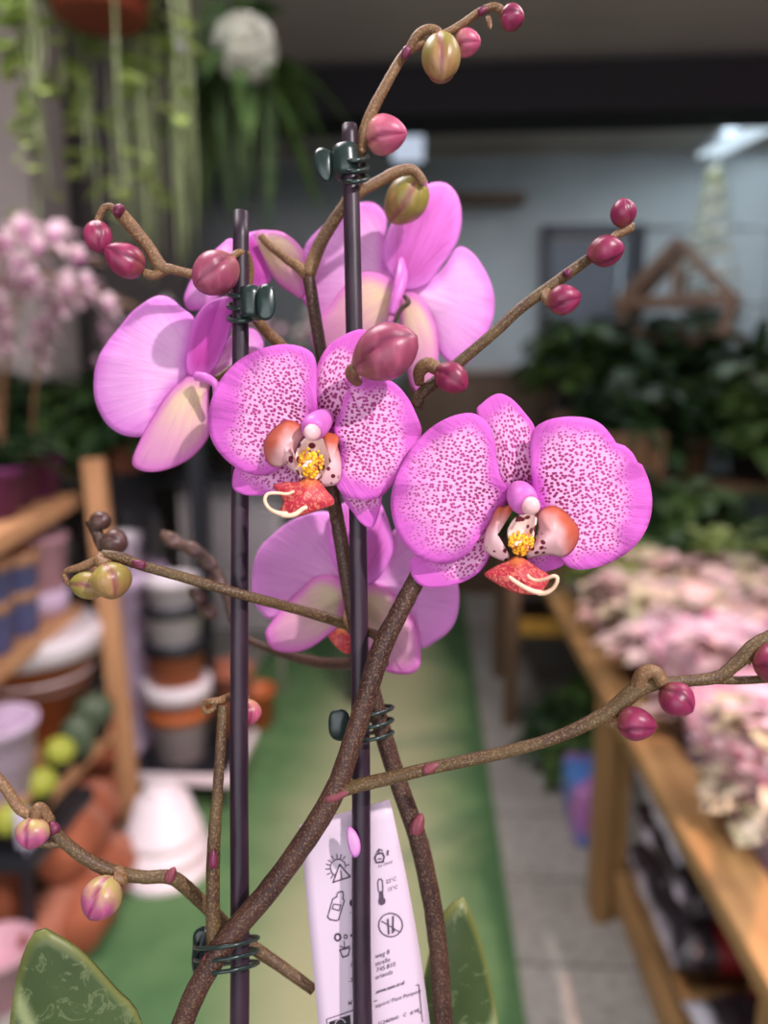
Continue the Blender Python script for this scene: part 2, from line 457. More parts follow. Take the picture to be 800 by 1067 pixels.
# buds: upper left spray
bud((101, 231, .264), (103, 262, .260), 14, M_budmag, [(120, 223, .265, 4), (117, 216, .264, 3.5), (108, 217, .264, 3.5), (101, 232, .264, 4)], label='small magenta bud at the very tip of the upper left spray')
bud((150, 283, .265), (108, 258, .258), 17, M_budmag, [(172, 282, .265, 5), (160, 287, .265, 5), (150, 284, .265, 4.5)], fat=.42, seam0=.6)
bud((246, 272, .258), (203, 298, .250), 22, M_budrose, [(258, 306, .268, 3.5), (261, 282, .266, 4), (256, 264, .262, 4), (244, 266, .258, 4), (240, 276, .257, 4)], fat=.5, seam0=.4, label='large rose bud in front of the left stake')
# top spray
bud((382, 142, .268), (424, 138, .262), 19, M_budpink, [(376, 160, .266, 5), (377, 148, .267, 5), (384, 143, .268, 5)], fat=.4, seam0=1.0)
bud((459, 37, .258), (460, 84, .252), 19.5, M_budgreen, [(424, 56, .262, 5), (434, 38, .260, 5), (445, 31, .259, 5), (455, 33, .259, 5), (458, 42, .258, 5)], fat=.5, tip=1.0, seam0=.55, label='green and pink bud hanging near the top')
bud((473, 46, .266), (501, 43, .262), 13, M_budpink, [(466, 36, .264, 4), (472, 44, .266, 4)], fat=.45, seam0=1)
bud((522, 20, .262), (546, 17, .258), 12.5, M_budmag, [(504, 10, .262, 4), (515, 7, .262, 4), (523, 12, .262, 4.5), (525, 18, .262, 5)], fat=.45, seam0=.5)
bud((441, 186, .284), (405, 232, .290), 21, M_budgreen, None, fat=.45, seam0=.2)
bud((368, 385, .238), (435, 350, .231), 28, M_budrose, [(380, 400, .249, 5), (370, 396, .245, 6), (366, 388, .241, 7), (372, 384, .238, 8)], fat=.52, seam0=2.3, label='large rose bud in front of the centre flower')
# right spray
bud((455, 383, .256), (486, 405, .251), 15.5, M_budmag, [(437, 400, .262, 5), (437, 387, .259, 7), (446, 380, .257, 8), (458, 386, .256, 7)], fat=.5, seam0=.6)
bud((570, 316, .258), (606, 308, .254), 15, M_budmag, [(570, 300, .262, 5), (568, 310, .260, 5), (574, 316, .258, 6)], fat=.45, seam0=.9)
bud((611, 265, .259), (651, 258, .256), 15.5, M_budmag, None, fat=.5, seam0=1.5)
bud((650, 238, .261), (648, 206, .258), 13, M_budmag, [(633, 254, .260, 4), (642, 245, .261, 4.5), (657, 237, .261, 5), (650, 236, .261, 5)], fat=.5, seam0=.7)
# right low branch
bud((642, 751, .239), (685, 757, .234), 17, M_budmag, [(630, 744, .241, 6), (634, 752, .241, 6), (646, 752, .239, 7)], fat=.42, seam0=.6)
bud((688, 716, .238), (722, 742, .233), 17.5, M_budmag, [(664, 716, .240, 8), (670, 702, .238, 8), (682, 700, .237, 7), (690, 712, .237, 7)], fat=.5, seam0=2.2, label='magenta bud at the middle of the lower right branch')
bud((783, 690, .238), (824, 692, .234), 20, M_budmag, [(775, 690, .24, 6), (788, 668, .24, 5), (800, 670, .24, 5)], fat=.5, seam0=.3)
obj('side_shoot', (lambda bm: (ptube(bm, [(742, 708, .24, 5), (765, 709, .241, 4.5), (790, 708, .241, 4.5), (812, 706, .241, 5)], 10), bm)[1])(bmesh.new()), M_olive, orchid)
# left mid branch
bud((112, 587, .249), (120, 624, .245), 20, M_budgreen, [(106, 578, .252, 5), (104, 584, .25, 6), (111, 590, .249, 8)], fat=.48, seam0=2.0, label='yellow green bud at the end of the left middle branch')
bud((74, 606, .254), (112, 614, .251), 14, M_budgreen, [(106, 582, .253, 5), (84, 591, .254, 4.5), (68, 596, .255, 3), (70, 606, .255, 3), (78, 609, .254, 5)], fat=.5, seam0=.3)
bud((96, 545, .294), (113, 541, .29), 10, M_budbrown, None); bud((108, 562, .292), (131, 568, .288), 13, M_budbrown, None)
for q in ((178, 562), (200, 572), (216, 586), (225, 606), (206, 620), (216, 636)):
    bud((q[0] - 9, q[1] - 6, .362), (q[0] + 10, q[1] + 7, .358), 7.5, M_budbrown, None)
# left low branch
bud((39, 851, .252), (30, 886, .248), 17, M_budmix, [(52, 856, .253, 6), (44, 842, .252, 5), (38, 842, .251, 5), (38, 852, .251, 6)], fat=.45, seam0=.5, label='green and magenta bud at the far end of the lower left branch')
bud((119, 913, .254), (93, 959, .248), 20, M_budmix, [(122, 907, .258, 7), (127, 916, .255, 7), (118, 916, .254, 8)], fat=.48, seam0=.7, label='striped green and magenta bud hanging under the lower left branch')
obj('side_shoot', (lambda bm: (ptube(bm, [(40, 880, .2515, 3.5), (58, 880, .2535, 4), (66, 876, .2545, 4)], 10), bm)[1])(bmesh.new()), M_olive, orchid)
spike('branch', [(36, 852, .253, 5), (20, 842, .253, 5.5), (8, 824, .253, 5.5), (-6, 806, .253, 5)], M_branch)
bud((257, 728, .274), (258, 757, .27), 14, M_budpink, [(226, 736, .264, 3), (214, 742, .264, 3), (214, 732, .263, 3), (228, 730, .262, 4), (245, 725, .272, 5), (257, 730, .274, 6)], fat=.5)

# ---- flowers
def flower(label=None):
    o = empty('flower', parent=orchid)
    if label: o['label'] = label
    return o
# centre flower
Z = zoom(200, 320, .325)
fl = flower('open spotted flower at the centre, facing the viewer')
bA = (333, 447)
petal('petal', Z([(392, 392), (404, 350), (398, 280), (400, 215), (396, 170), (380, 143), (340, 125), (280, 120), (220, 135), (160, 165), (110, 210), (75, 265), (57, 320), (53, 370), (65, 430), (100, 480), (150, 520), (210, 540), (258, 532), (288, 512), (335, 460)]),
      .2475, M_spot, fl, bA, gx=-.004, cup=.0016, ripple=.0022)
petal('petal', Z([(455, 392), (475, 340), (487, 290), (505, 258), (490, 232), (540, 228), (600, 228), (650, 245), (690, 290), (715, 335), (735, 390), (725, 430), (700, 470), (668, 520), (640, 570), (600, 610), (540, 618), (490, 605), (462, 570), (470, 510), (472, 440)]),
      .2465, M_spot, fl, bA, gx=.002, cup=.0016, ripple=.0024, ph=1)
petal('sepal', Z([(400, 400), (392, 330), (392, 260), (402, 190), (430, 135), (470, 100), (520, 76), (552, 74), (580, 105), (575, 180), (545, 270), (505, 340), (460, 400)]), .2535, M_spot, fl, bA, cup=.001, ripple=.0005)
petal('sepal', Z([(400, 480), (340, 450), (250, 480), (180, 500), (140, 515), (130, 560), (135, 585), (170, 602), (230, 603), (290, 595), (345, 575), (390, 540)]), .254, M_spot, fl, bA, cup=.001)
petal('sepal', Z([(475, 510), (480, 600), (510, 650), (545, 695), (575, 708), (592, 680), (607, 620), (600, 560), (540, 520)]), .2535, M_spot, fl, bA, cup=.001)
def make_lip(Zf, k, parent, lobes, throat, cal, mid, tend, col, cap, d, base):
    c = Zf([cal[0]])[0]
    petal('lip_throat', Zf(throat), d - .002, M_throat, parent, cup=-.004)
    for L in lobes: petal('lip_side_lobe', Zf(L[0]), d - .009, M_side, parent, Zf([L[1]])[0], cup=L[2], gx=L[3], thick=.0009, N=60, M=8)
    petal('lip_mid_lobe', Zf(mid), d - .0115, M_mid, parent, Zf([mid[0]])[0], gy=-.008, cup=.002, crease=.003, thick=.0012, N=60, M=8)
    bm = bmesh.new(); rr = random.Random(3)
    for i in range(60):
        a = rr.uniform(0, 2 * PI); q = rr.random() ** .5
        x = c[0] + cal[1] * q * math.cos(a); y = c[1] + cal[2] * q * math.sin(a)
        s = bmesh.new(); bmesh.ops.create_uvsphere(s, u_segments=8, v_segments=6, radius=rr.uniform(1.5, 2.7) * d / FPX)
        bmesh.ops.translate(s, vec=W(x, y, d - .0125 + .003 * q), verts=s.verts); join(bm, s)
    obj('lip_callus', bm, M_callus, parent)
    for tt in tend:
        bm = bmesh.new(); P = Zf([(x, y) for x, y, r, dd in tt])
        ptube(bm, [(p[0], p[1], d - .0145 + q[3], q[2]) for p, q in zip(P, tt)], 10); obj('tendril', bm, M_tendril, parent)
    P = Zf([(x, y) for x, y, r, dd in col]); bm = bmesh.new()
    ptube(bm, [(p[0], p[1], d + q[3], q[2]) for p, q in zip(P, col)], 18); o = obj('column', bm, M_column, parent)
    P = Zf([(x, y) for x, y, r, dd in cap]); bm = bmesh.new()
    ptube(bm, [(p[0], p[1], d + q[3], q[2]) for p, q in zip(P, cap)], 14); obj('anther_cap', bm, M_cap, parent)
ZA = zoom(240, 400, .175)
make_lip(ZA, .175, fl,
    [([(440, 290), (400, 240), (340, 222), (270, 262), (220, 320), (205, 380), (215, 440), (245, 482), (300, 490), (325, 470), (360, 505), (410, 540), (395, 470), (385, 400), (420, 330)], (420, 440), .006, -.002),
     ([(555, 295), (600, 298), (640, 318), (632, 370), (650, 440), (655, 510), (640, 585), (590, 605), (530, 600), (545, 560), (595, 530), (610, 470), (590, 400), (565, 340)], (540, 560), .004, .002)],
    [(440, 330), (500, 320), (560, 330), (580, 400), (590, 470), (570, 560), (500, 600), (420, 560), (385, 480), (400, 390)],
    ((478, 470), 13, 15),
    [(470, 560), (400, 590), (330, 592), (264, 606), (260, 612), (300, 660), (322, 700), (302, 757), (302, 764), (350, 798), (420, 780), (500, 755), (602, 722), (610, 712), (612, 690), (570, 640), (530, 590)],
    [[(380, 640, 1.6, 0), (340, 655, 1.6, 0), (280, 650, 1.7, -.002), (225, 655, 1.8, -.003), (205, 690, 1.9, -.004), (225, 735, 2.0, -.004), (265, 762, 2.2, -.003), (310, 775, 3.0, -.002), (335, 775, 3, -.001)],
     [(455, 735, 2.2, -.001), (430, 745, 2.4, -.0015), (390, 775, 2.6, -.002), (350, 785, 2.6, -.002), (305, 778, 3.0, -.002)]],
    [(560, 205, 10, .002), (530, 230, 13, -.006), (500, 258, 14, -.011), (485, 280, 12, -.013)],
    [(490, 285, 9, -.015), (478, 300, 8.5, -.0165), (470, 310, 5, -.016)], .2495, bA)
# right flower
Z = zoom(390, 390, .375); ZB = zoom(490, 490, .15)
fl = flower('open spotted flower at the right, largest and lowest of the open blooms facing the viewer')
bB = (548, 518)
petal('petal', Z([(375, 330), (352, 290), (338, 230), (330, 170), (310, 130), (270, 108), (220, 115), (170, 140), (120, 185), (80, 245), (52, 310), (46, 370), (60, 430), (90, 480), (130, 511), (180, 527), (222, 522), (257, 500), (285, 465), (315, 420), (350, 380)]),
      .2415, M_spot, fl, bB, gx=-.003, cup=.0016, ripple=.0022)
petal('petal', Z([(445, 350), (438, 300), (434, 240), (433, 185), (445, 150), (480, 128), (530, 118), (590, 122), (630, 140), (660, 175), (674, 196), (690, 196), (718, 220), (730, 244), (742, 250), (765, 310), (770, 370), (755, 430), (720, 480), (660, 520), (600, 540), (550, 540), (520, 515), (480, 430)]),
      .2415, M_spot, fl, bB, gx=.003, cup=.0016, ripple=.0024, ph=2)
petal('sepal', Z([(400, 345), (360, 330), (335, 260), (320, 180), (284, 105), (300, 80), (330, 58), (355, 55), (385, 72), (415, 105), (445, 150), (450, 220), (445, 300), (425, 330)]), .248, M_spot, fl, bB, cup=.001)
petal('sepal', Z([(340, 400), (300, 420), (270, 450), (200, 500), (130, 505), (103, 512), (99, 540), (110, 570), (140, 590), (190, 590), (250, 575), (300, 540), (328, 480)]), .2485, M_spot, fl, bB, cup=.0005)
petal('sepal', Z([(435, 490), (425, 530), (440, 548), (480, 547), (527, 527), (510, 490)]), .2485, M_spot, fl, bB)
make_lip(ZB, .15, fl,
    [([(470, 300), (530, 255), (590, 255), (650, 290), (700, 340), (742, 400), (745, 470), (715, 540), (665, 590), (620, 595), (570, 580), (500, 582), (420, 600), (390, 590), (440, 500), (480, 400)], (420, 540), .006, .002),
     ([(295, 240), (240, 258), (190, 262), (150, 350), (110, 440), (100, 530), (130, 575), (180, 605), (245, 625), (262, 590), (215, 540), (182, 470), (190, 400), (235, 315), (285, 275)], (240, 590), .004, -.002)],
    [(330, 320), (400, 300), (450, 300), (455, 360), (440, 420), (430, 480), (380, 560), (300, 560), (270, 490), (262, 420), (290, 360)],
    ((350, 505), 13, 12),
    [(320, 605), (260, 640), (195, 665), (106, 716), (98, 722), (106, 732), (180, 780), (280, 830), (370, 855), (470, 858), (505, 825), (540, 760), (530, 725), (470, 690), (400, 640)],
    [[(395, 725, 1.5, 0), (420, 752, 1.6, 0), (470, 765, 1.8, -.001), (530, 752, 1.9, -.003), (575, 735, 2, -.004), (602, 745, 2.0, -.004), (600, 780, 2.0, -.004), (570, 825, 2.2, -.003), (520, 852, 2.6, -.002), (470, 852, 3.0, -.001)],
     [(268, 738, 1.6, -.001), (310, 772, 2.2, -.0015), (370, 810, 2.4, -.002), (430, 838, 2.6, -.002), (490, 852, 3.0, -.002)]],
    [(330, 130, 9, .002), (345, 165, 14, -.005), (365, 205, 15.5, -.011), (385, 240, 13, -.0135)],
    [(395, 240, 9, -.0155), (425, 252, 10, -.0165), (445, 265, 6, -.0155)], .2440, bB)
# left flower, turned away
Z = zoom(90, 190, .2907)
fl = flower('pale pink flower at the far left, seen from the side')
bC = (205, 393)
petal('petal', Z([(365, 695), (360, 640), (378, 550), (388, 490), (340, 448), (300, 415), (258, 407), (210, 430), (160, 470), (120, 520), (65, 590), (37, 650), (28, 720), (35, 790), (70, 860), (120, 900), (180, 912), (218, 898), (255, 820), (310, 745)]), .276, M_pale, fl, bC, gx=-.004, cup=.005, ripple=.001)
petal('sepal', Z([(400, 695), (365, 690), (357, 640), (370, 560), (395, 480), (440, 430), (500, 410), (532, 422), (525, 500), (500, 580), (470, 650), (440, 690)]), .2725, M_dark, fl, bC, cup=.003, crease=-.003)
petal('sepal', Z([(380, 690), (340, 715), (300, 750), (240, 840), (200, 910), (165, 1000), (190, 1030), (240, 1038), (300, 1025), (370, 990), (420, 940), (447, 880), (440, 800), (440, 740), (450, 700)]), .2715, M_cream, fl, bC, gx=.002, cup=.003, crease=.002)
petal('petal', Z([(440, 690), (470, 640), (500, 580), (530, 545), (590, 525), (628, 560), (632, 600), (600, 650), (550, 690), (500, 720)]), .283, M_pale, fl, bC, cup=.003)
bm = bmesh.new(); ptube(bm, [(205, 392, .268, 5), (215, 394, .265, 5), (224, 400, .264, 4), (226, 412, .266, 4)], 12); obj('column', bm, M_column, fl)
bm = bmesh.new(); ptube(bm, [(262, 372, .279, 4), (240, 385, .277, 4), (225, 395, .274, 4), (212, 394, .272, 4)], 12); obj('flower_stalk', bm, M_branch, fl)
# upper flower seen from behind
Z = zoom(260, 120, .3375)
fl = flower('pink flower at the top, seen from behind the tallest stake')
bD = (418, 296)
petal('petal', Z([(450, 530), (380, 590), (310, 660), (235, 690), (190, 610), (160, 560), (163, 480), (175, 400), (230, 340), (290, 295), (345, 270), (390, 275), (422, 320), (415, 400), (422, 480)]), .306, M_pale, fl, bD, gx=-.004, cup=.004, ripple=.001)
petal('petal', Z([(480, 540), (540, 525), (600, 470), (640, 410), (680, 420), (720, 470), (750, 540), (752, 620), (720, 700), (680, 760), (640, 775), (590, 740), (560, 660), (520, 590)]), .3055, M_pale, fl, bD, gx=.004, cup=.004, ripple=.001, ph=1)
petal('sepal', Z([(470, 540), (430, 490), (411, 440), (424, 370), (460, 300), (510, 240), (565, 210), (612, 215), (645, 260), (653, 330), (636, 400), (590, 470), (545, 527), (505, 541)]), .2985, M_pink, fl, bD, gy=-.002, cup=.004, crease=.003)
petal('sepal', Z([(470, 545), (430, 505), (385, 485), (340, 490), (290, 530), (245, 590), (205, 640), (190, 690), (215, 745), (260, 740), (330, 710), (420, 660), (455, 610)]), .300, M_cream, fl, bD, gx=-.002, cup=.003)
petal('sepal', Z([(475, 550), (510, 550), (545, 590), (575, 660), (582, 740), (575, 820), (545, 870), (500, 840), (485, 760), (470, 660), (465, 600)]), .3000, M_cream, fl, bD, cup=.003)
bm = bmesh.new(); ptube(bm, [(441, 190, .281, 4.5), (436, 215, .303, 4), (420, 270, .302, 5), (418, 290, .2965, 7), (413, 310, .294, 6), (408, 328, .294, 4.5)], 12); obj('column', bm, M_column, fl)
bm = bmesh.new(); ptube(bm, [(421, 308, .292, 2), (425, 315, .291, 3), (418, 322, .291, 2.5), (411, 336, .292, 2)], 12); obj('lip_side_lobe', bm, M_stem, fl)
# lower flower seen from behind
Z = zoom(230, 500, .3375)
fl = flower('mauve flower seen from behind, lowest of all the blooms')
bE = (368, 615)
petal('petal', Z([(400, 330), (380, 240), (360, 180), (350, 108), (290, 100), (220, 125), (160, 170), (115, 220), (98, 290), (100, 370), (130, 415), (160, 430), (250, 390), (320, 350)]), .293, M_mauve, fl, bE, gx=-.003, cup=.004, ripple=.001)
petal('petal', Z([(430, 330), (480, 300), (510, 230), (530, 160), (565, 150), (620, 200), (700, 300), (730, 320), (733, 400), (710, 460), (660, 500), (618, 517), (590, 440), (540, 390), (470, 350)]), .293, M_mauve, fl, bE, gx=.003, cup=.004, ripple=.001, ph=2)
petal('sepal', Z([(410, 340), (370, 300), (338, 230), (333, 160), (350, 100), (400, 60), (470, 50), (510, 110), (533, 200), (520, 250), (480, 310)]), .2885, M_pink, fl, bE, cup=.003)
petal('sepal', Z([(400, 335), (345, 297), (290, 302), (240, 350), (190, 400), (150, 450), (138, 480), (160, 520), (210, 532), (270, 520), (330, 480), (372, 440), (385, 380)]), .2875, M_cream2, fl, bE, cup=.003, crease=.002)
petal('sepal', Z([(430, 330), (500, 325), (540, 360), (575, 405), (600, 450), (615, 520), (610, 580), (570, 600), (500, 585), (450, 530), (440, 450)]), .2875, M_cream2, fl, bE, cup=.003, crease=.002)
petal('lip_mid_lobe', Z([(370, 460), (335, 478), (345, 500), (370, 525), (398, 535), (402, 490)]), .291, M_mid, fl, cup=.002)
bm = bmesh.new(); ptube(bm, [(368, 655, .272, 5), (362, 645, .276, 5), (364, 630, .282, 5), (368, 618, .286, 6)], 12); obj('flower_stalk', bm, M_branch, fl)
# half hidden flower behind the left stake
fl = flower('pink half open flower behind the top of the left stake')
Z = zoom(260, 120, .3375)
petal('sepal', Z([(20, 360), (60, 357), (105, 365), (150, 400), (172, 450), (168, 560), (125, 545), (80, 510), (45, 460), (10, 390)]), .285, M_cream, fl, Z([(60, 400)])[0], cup=.003, crease=.003)
petal('petal', Z([(0, 375), (25, 385), (60, 480), (65, 510), (40, 530), (5, 532), (-15, 480)]), .287, M_dark, fl, cup=.002)
Z = zoom(90, 190, .2907)
petal('sepal', Z([(525, 205), (460, 245), (400, 305), (362, 380), (350, 425), (370, 458), (420, 450), (480, 400), (530, 330)]), .288, M_pale, fl, cup=.003)
petal('petal', Z([(530, 205), (590, 180), (640, 175), (690, 190), (700, 250), (640, 330), (590, 385), (540, 380), (520, 300)]), .2905, M_pale, fl, cup=.003)

# fallen bit of petal stuck on the spike, by the plant label
petal('bract', [(362, 862), (370, 866), (375, 878), (374, 890), (368, 893), (363, 880)], .2455 + .012, M_pale, orchid, cup=.0005, N=24, M=4)

# leaves
def mat_leaf():
    t = NT('orchid_leaf')
    n = t.noise(25, 3); s = t.noise(140, 4, None, .6, 1.0)
    col = t.mix(t.ss(n, .35, .65), srgb(54, 70, 36), srgb(68, 84, 48))
    ring = t.math('MULTIPLY', t.ss(s, .55, .60), t.ss(s, .60, .66, 1, 0))
    col = t.mix(t.math('MULTIPLY', ring, .55), col, srgb(116, 126, 88))
    a = t.math('ABSOLUTE', t.attr('ang'))
    col = t.mix(t.ss(a, .0, .025, .7, 0), col, srgb(160, 168, 120))
    col = t.mix(t.ss(t.attr('edge'), .93, 1.0, 0, .7), col, srgb(120, 122, 66))
    return t.bsdf(col, .42, .04, bump=n, bstr=.1, Specular_IOR_Level=.4)
M_leaf = mat_leaf()
petal('leaf', [(300, 1480), (200, 1340), (165, 1180), (148, 1067), (120, 1030), (85, 992), (55, 973), (40, 968), (28, 985), (16, 1030), (10, 1090), (15, 1200), (60, 1340), (180, 1470)], .25, M_leaf, orchid, (240, 1490), gx=.006, gy=.004, cup=.004, crease=-.004, thick=.0018, N=100, M=16)
petal('leaf', [(330, 1480), (420, 1480), (500, 1350), (530, 1200), (522, 1100), (514, 1040), (502, 985), (486, 940), (480, 936), (462, 952), (448, 990), (436, 1060), (430, 1200), (390, 1350)], .30, M_leaf, orchid, (370, 1490), gx=.004, cup=.004, crease=-.003, thick=.0018, N=100, M=16)

# ------------------------------------------------------------------ stakes, clips, label, pot, stand
def mat_stake():
    t = NT('purple_plastic')
    n = t.noise(40, 3, t.co((6, 6, .6)))
    return t.bsdf(t.mix(t.ss(n, .3, .7), srgb(36, 20, 34), srgb(54, 34, 48)), .42, bump=n, bstr=.15, bdist=.0006, Specular_IOR_Level=.45)
M_stake = mat_stake()
M_clip = plain('dark_green_plastic', (34, 52, 48), .3, .35, 200, spec=.6)
def stake(pts, label):
    bm = bmesh.new()
    P = [W(x, y, d) for x, y, d, r in pts]; rr = [r * d / FPX for x, y, d, r in pts]
    sweep(bm, P, rr, 20, .012, 0, 10)
    o = obj('plant_stake', bm, M_stake); tag(o, label, 'plant stake', 'purple stakes in the orchid pot')
    return o
stake([(241, 1500, .262, 10.5), (249.5, 1067, .262, 10), (249, 800, .262, 9.5), (250, 500, .262, 9), (251, 221, .262, 8.2)], 'dark purple plant stake on the left, the shorter of two')
stake([(395, 1500, .262, 10.5), (378, 1067, .262, 10), (376, 800, .262, 9.6), (372, 500, .262, 9), (367, 250, .262, 8.8), (364, 131, .262, 8.2)], 'dark purple plant stake at the centre, the taller of two')
def ring(bm, cx, cy, d, rx, ry, th, a0=0, a1=2 * PI, tilt=0, dd=.006):
    pts = []
    for i in range(15):
        a = a0 + (a1 - a0) * i / 14
        pts.append((cx + rx * math.cos(a), cy + tilt * math.cos(a) + ry * math.sin(a), d - dd * math.sin(a) * 1.0, th))
    ptube(bm, pts, 8, 0, 3)
def clip(label, rings, tab=None, sleeve=None, group='orchid clips'):
    o = None
    root = empty('orchid_clip', W(rings[0][0], rings[0][1], rings[0][2]))
    tag(root, label, 'plant clip', group)
    for r in rings:
        bm = bmesh.new(); ring(bm, *r); obj('spring_ring', bm, M_clip, root)
    if tab: 
        o = petal('tab', tab[0], tab[1], M_clip, root, cup=.001, thick=.0022, N=40, M=5)
    if sleeve:
        bm = bmesh.new(); ptube(bm, sleeve, 20, 0, 2); obj('sleeve', bm, M_clip, root)
    return root
clip('dark green clip with a round tab, tying the spike halfway up the centre stake', [(388, y, .2645, 21, 3.5, 2.1, 0, 2 * PI, -4, .0105) for y in (741, 754, 767)], ([(344, 748), (347, 741), (356, 739), (362, 744), (363, 757), (360, 768), (352, 770), (345, 764)], .262))
clip('dark green clip low on the left stake, tying a thick brown spike', [(236, y, .258, 33, 4, 2.1, 0, 2 * PI, -5, .0135) for y in (982, 995, 1008)], ([(203, 985), (204, 970), (211, 966), (217, 970), (218, 990), (214, 1015), (206, 1018), (202, 1005)], .264))
clip('dark green clip near the top of the centre stake', [(370, y, .264, 13, 3.5, 2.6, 0, 2 * PI, -1, .0075) for y in (164, 175, 186)], ([(329, 160), (336, 156), (345, 161), (346, 175), (342, 190), (334, 184), (329, 172)], .262), [(359, 152, .262, 3), (359.5, 154, .262, 13.5), (361, 170, .262, 14.5), (362, 184, .262, 13.5), (362, 186, .262, 3)])
clip('dark green clip near the top of the left stake, behind the rose bud', [(252, y, .264, 14, 3.5, 2.6, 0, 2 * PI, -1, .0075) for y in (305, 318, 331)], ([(271, 302), (281, 298), (285, 308), (285, 325), (280, 333), (271, 330)], .2525), [(262, 299, .258, 4), (262, 301, .258, 12), (262, 317, .258, 12.5), (263, 331, .258, 12), (263, 333, .258, 4)])

# pot label card
M_card = plain('white_card', (222, 198, 217), .45, .02, 10, .1)
M_ink = plain('grey_ink', (84, 66, 82), .6, .05, 10)
M_inkd = plain('dark_ink', (34, 26, 34), .6, .05, 10)
def cardd(x, y): return .2668 + .004 * max(0, (x - 395) / 40) ** 2 + .0000045 * (y - 960)
card = empty('plant_label', W(380, 1060, .2668))
tag(card, 'white printed plant care card with icons, standing in the orchid pot', 'plant label')
def grid_card():
    bm = bmesh.new(); rows = []
    for j in range(25):
        v = j / 24
        y_l, y_r = 860 + 440 * v, 833 + 440 * v
        xl = 312 + 42 * v; 
        xr = 406 + 52 * (1 - (1 - min(1, v * 1.15)) ** 1.7)
        rows.append([bm.verts.new(W(xl + (xr - xl) * i / 10, y_l + (y_r - y_l) * i / 10, cardd(xl + (xr - xl) * i / 10, y_l))) for i in range(11)])
    for a, b in zip(rows, rows[1:]):
        for i in range(10): bm.faces.new((a[i], b[i], b[i + 1], a[i + 1]))
    o = obj('card', bm, M_card, card)
    s = o.modifiers.new('t', 'SOLIDIFY'); s.thickness = .0004; s.offset = 0
grid_card()
def cp(x, y, lift=.00045): return W(x, y, cardd(x, y) - lift)
def stroke(bm, pts, w=.55, closed=False):
    P = list(pts) + ([pts[0]] if closed else [])
    for a, b in zip(P, P[1:]):
        dx, dy = b[0] - a[0], b[1] - a[1]; l = math.hypot(dx, dy) or 1
        nx, ny = -dy / l * w, dx / l * w; ex, ey = dx / l * w * .6, dy / l * w * .6
        q = [(a[0] + nx - ex, a[1] + ny - ey), (b[0] + nx + ex, b[1] + ny + ey), (b[0] - nx + ex, b[1] - ny + ey), (a[0] - nx - ex, a[1] - ny - ey)]
        bm.faces.new([bm.verts.new(cp(*p)) for p in q])
def fillp(bm, pts): bm.faces.new([bm.verts.new(cp(*p)) for p in pts])
circ = lambda cx, cy, rx, ry=None, n=20: [(cx + rx * math.cos(2 * PI * i / n), cy + (ry or rx) * math.sin(2 * PI * i / n)) for i in range(n)]
k9 = .1031
i1 = lambda pts: [(310 + x * k9, 870 + y * k9) for x, y in pts]
b1 = bmesh.new()
stroke(b1, i1([(375, 405), (345, 385), (330, 330), (345, 280), (385, 250), (430, 245), (475, 280), (485, 330)]))
for p, q in (((300, 400), (325, 390)), ((285, 345), (322, 345)), ((290, 295), (325, 305)), ((310, 255), (335, 272)), ((345, 215), (362, 245)), ((395, 195), (400, 235)), ((440, 200), (432, 235)), ((480, 215), (462, 245)), ((520, 300), (490, 310)), ((335, 440), (360, 405))):
    stroke(b1, i1([p, q]), .5)
stroke(b1, i1([(425, 300), (358, 480), (530, 425)]), .7, True); stroke(b1, i1([(435, 360), (445, 440)]), .5)
stroke(b1, i1([(410, 580), (455, 575), (462, 610), (455, 640), (472, 665), (430, 800), (415, 860), (390, 866), (330, 858), (303, 830), (355, 650), (395, 625), (400, 600)]), .6, True)
stroke(b1, i1([(365, 700), (435, 710), (420, 765), (350, 745)]), .5, True)
stroke(b1, i1(circ(405, 1035, 28, 34)), .9, True); stroke(b1, i1(circ(485, 1030, 16, 18)), .5, True)
i2 = lambda pts: [(310 + x * .175, 960 + y * .175) for x, y in pts]
stroke(b1, i2([(250, 170), (268, 215), (300, 205), (310, 165)]), .6); stroke(b1, i2([(252, 172), (312, 160)]), .5); stroke(b1, i2([(280, 165), (276, 120)]), .5); stroke(b1, i2([(252, 150), (276, 162), (310, 148)]), .5)
# right column icons
i3 = lambda pts: [(370 + x * .1, 870 + y * .1) for x, y in pts]
stroke(b1, i3([(205, 240), (220, 290), (290, 280), (302, 230), (285, 190), (225, 200)]), .9, True); stroke(b1, i3([(225, 180), (250, 150), (285, 165)]), .6)
stroke(b1, i3([(250, 200), (245, 150)]), .6); stroke(b1, i3([(240, 250), (270, 250)]), .6); stroke(b1, i3([(340, 165), (338, 210)]), .9)
fillp(b1, i3([(250, 590), (290, 580), (296, 650), (318, 680), (310, 715), (280, 735), (250, 725), (240, 695), (250, 655)]))
stroke(b1, i3([(245, 590), (235, 500), (245, 465), (268, 460), (285, 480), (290, 580)]), .5)
stroke(b1, i3(circ(370, 940, 124, 122, 28)), .55, True); stroke(b1, i3([(275, 900), (460, 1010)]), .5)
stroke(b1, i3([(340, 880), (350, 1030)]), .9); stroke(b1, i3([(395, 850), (390, 1020)]), .9); stroke(b1, i3([(388, 930), (412, 1010)]), .5)
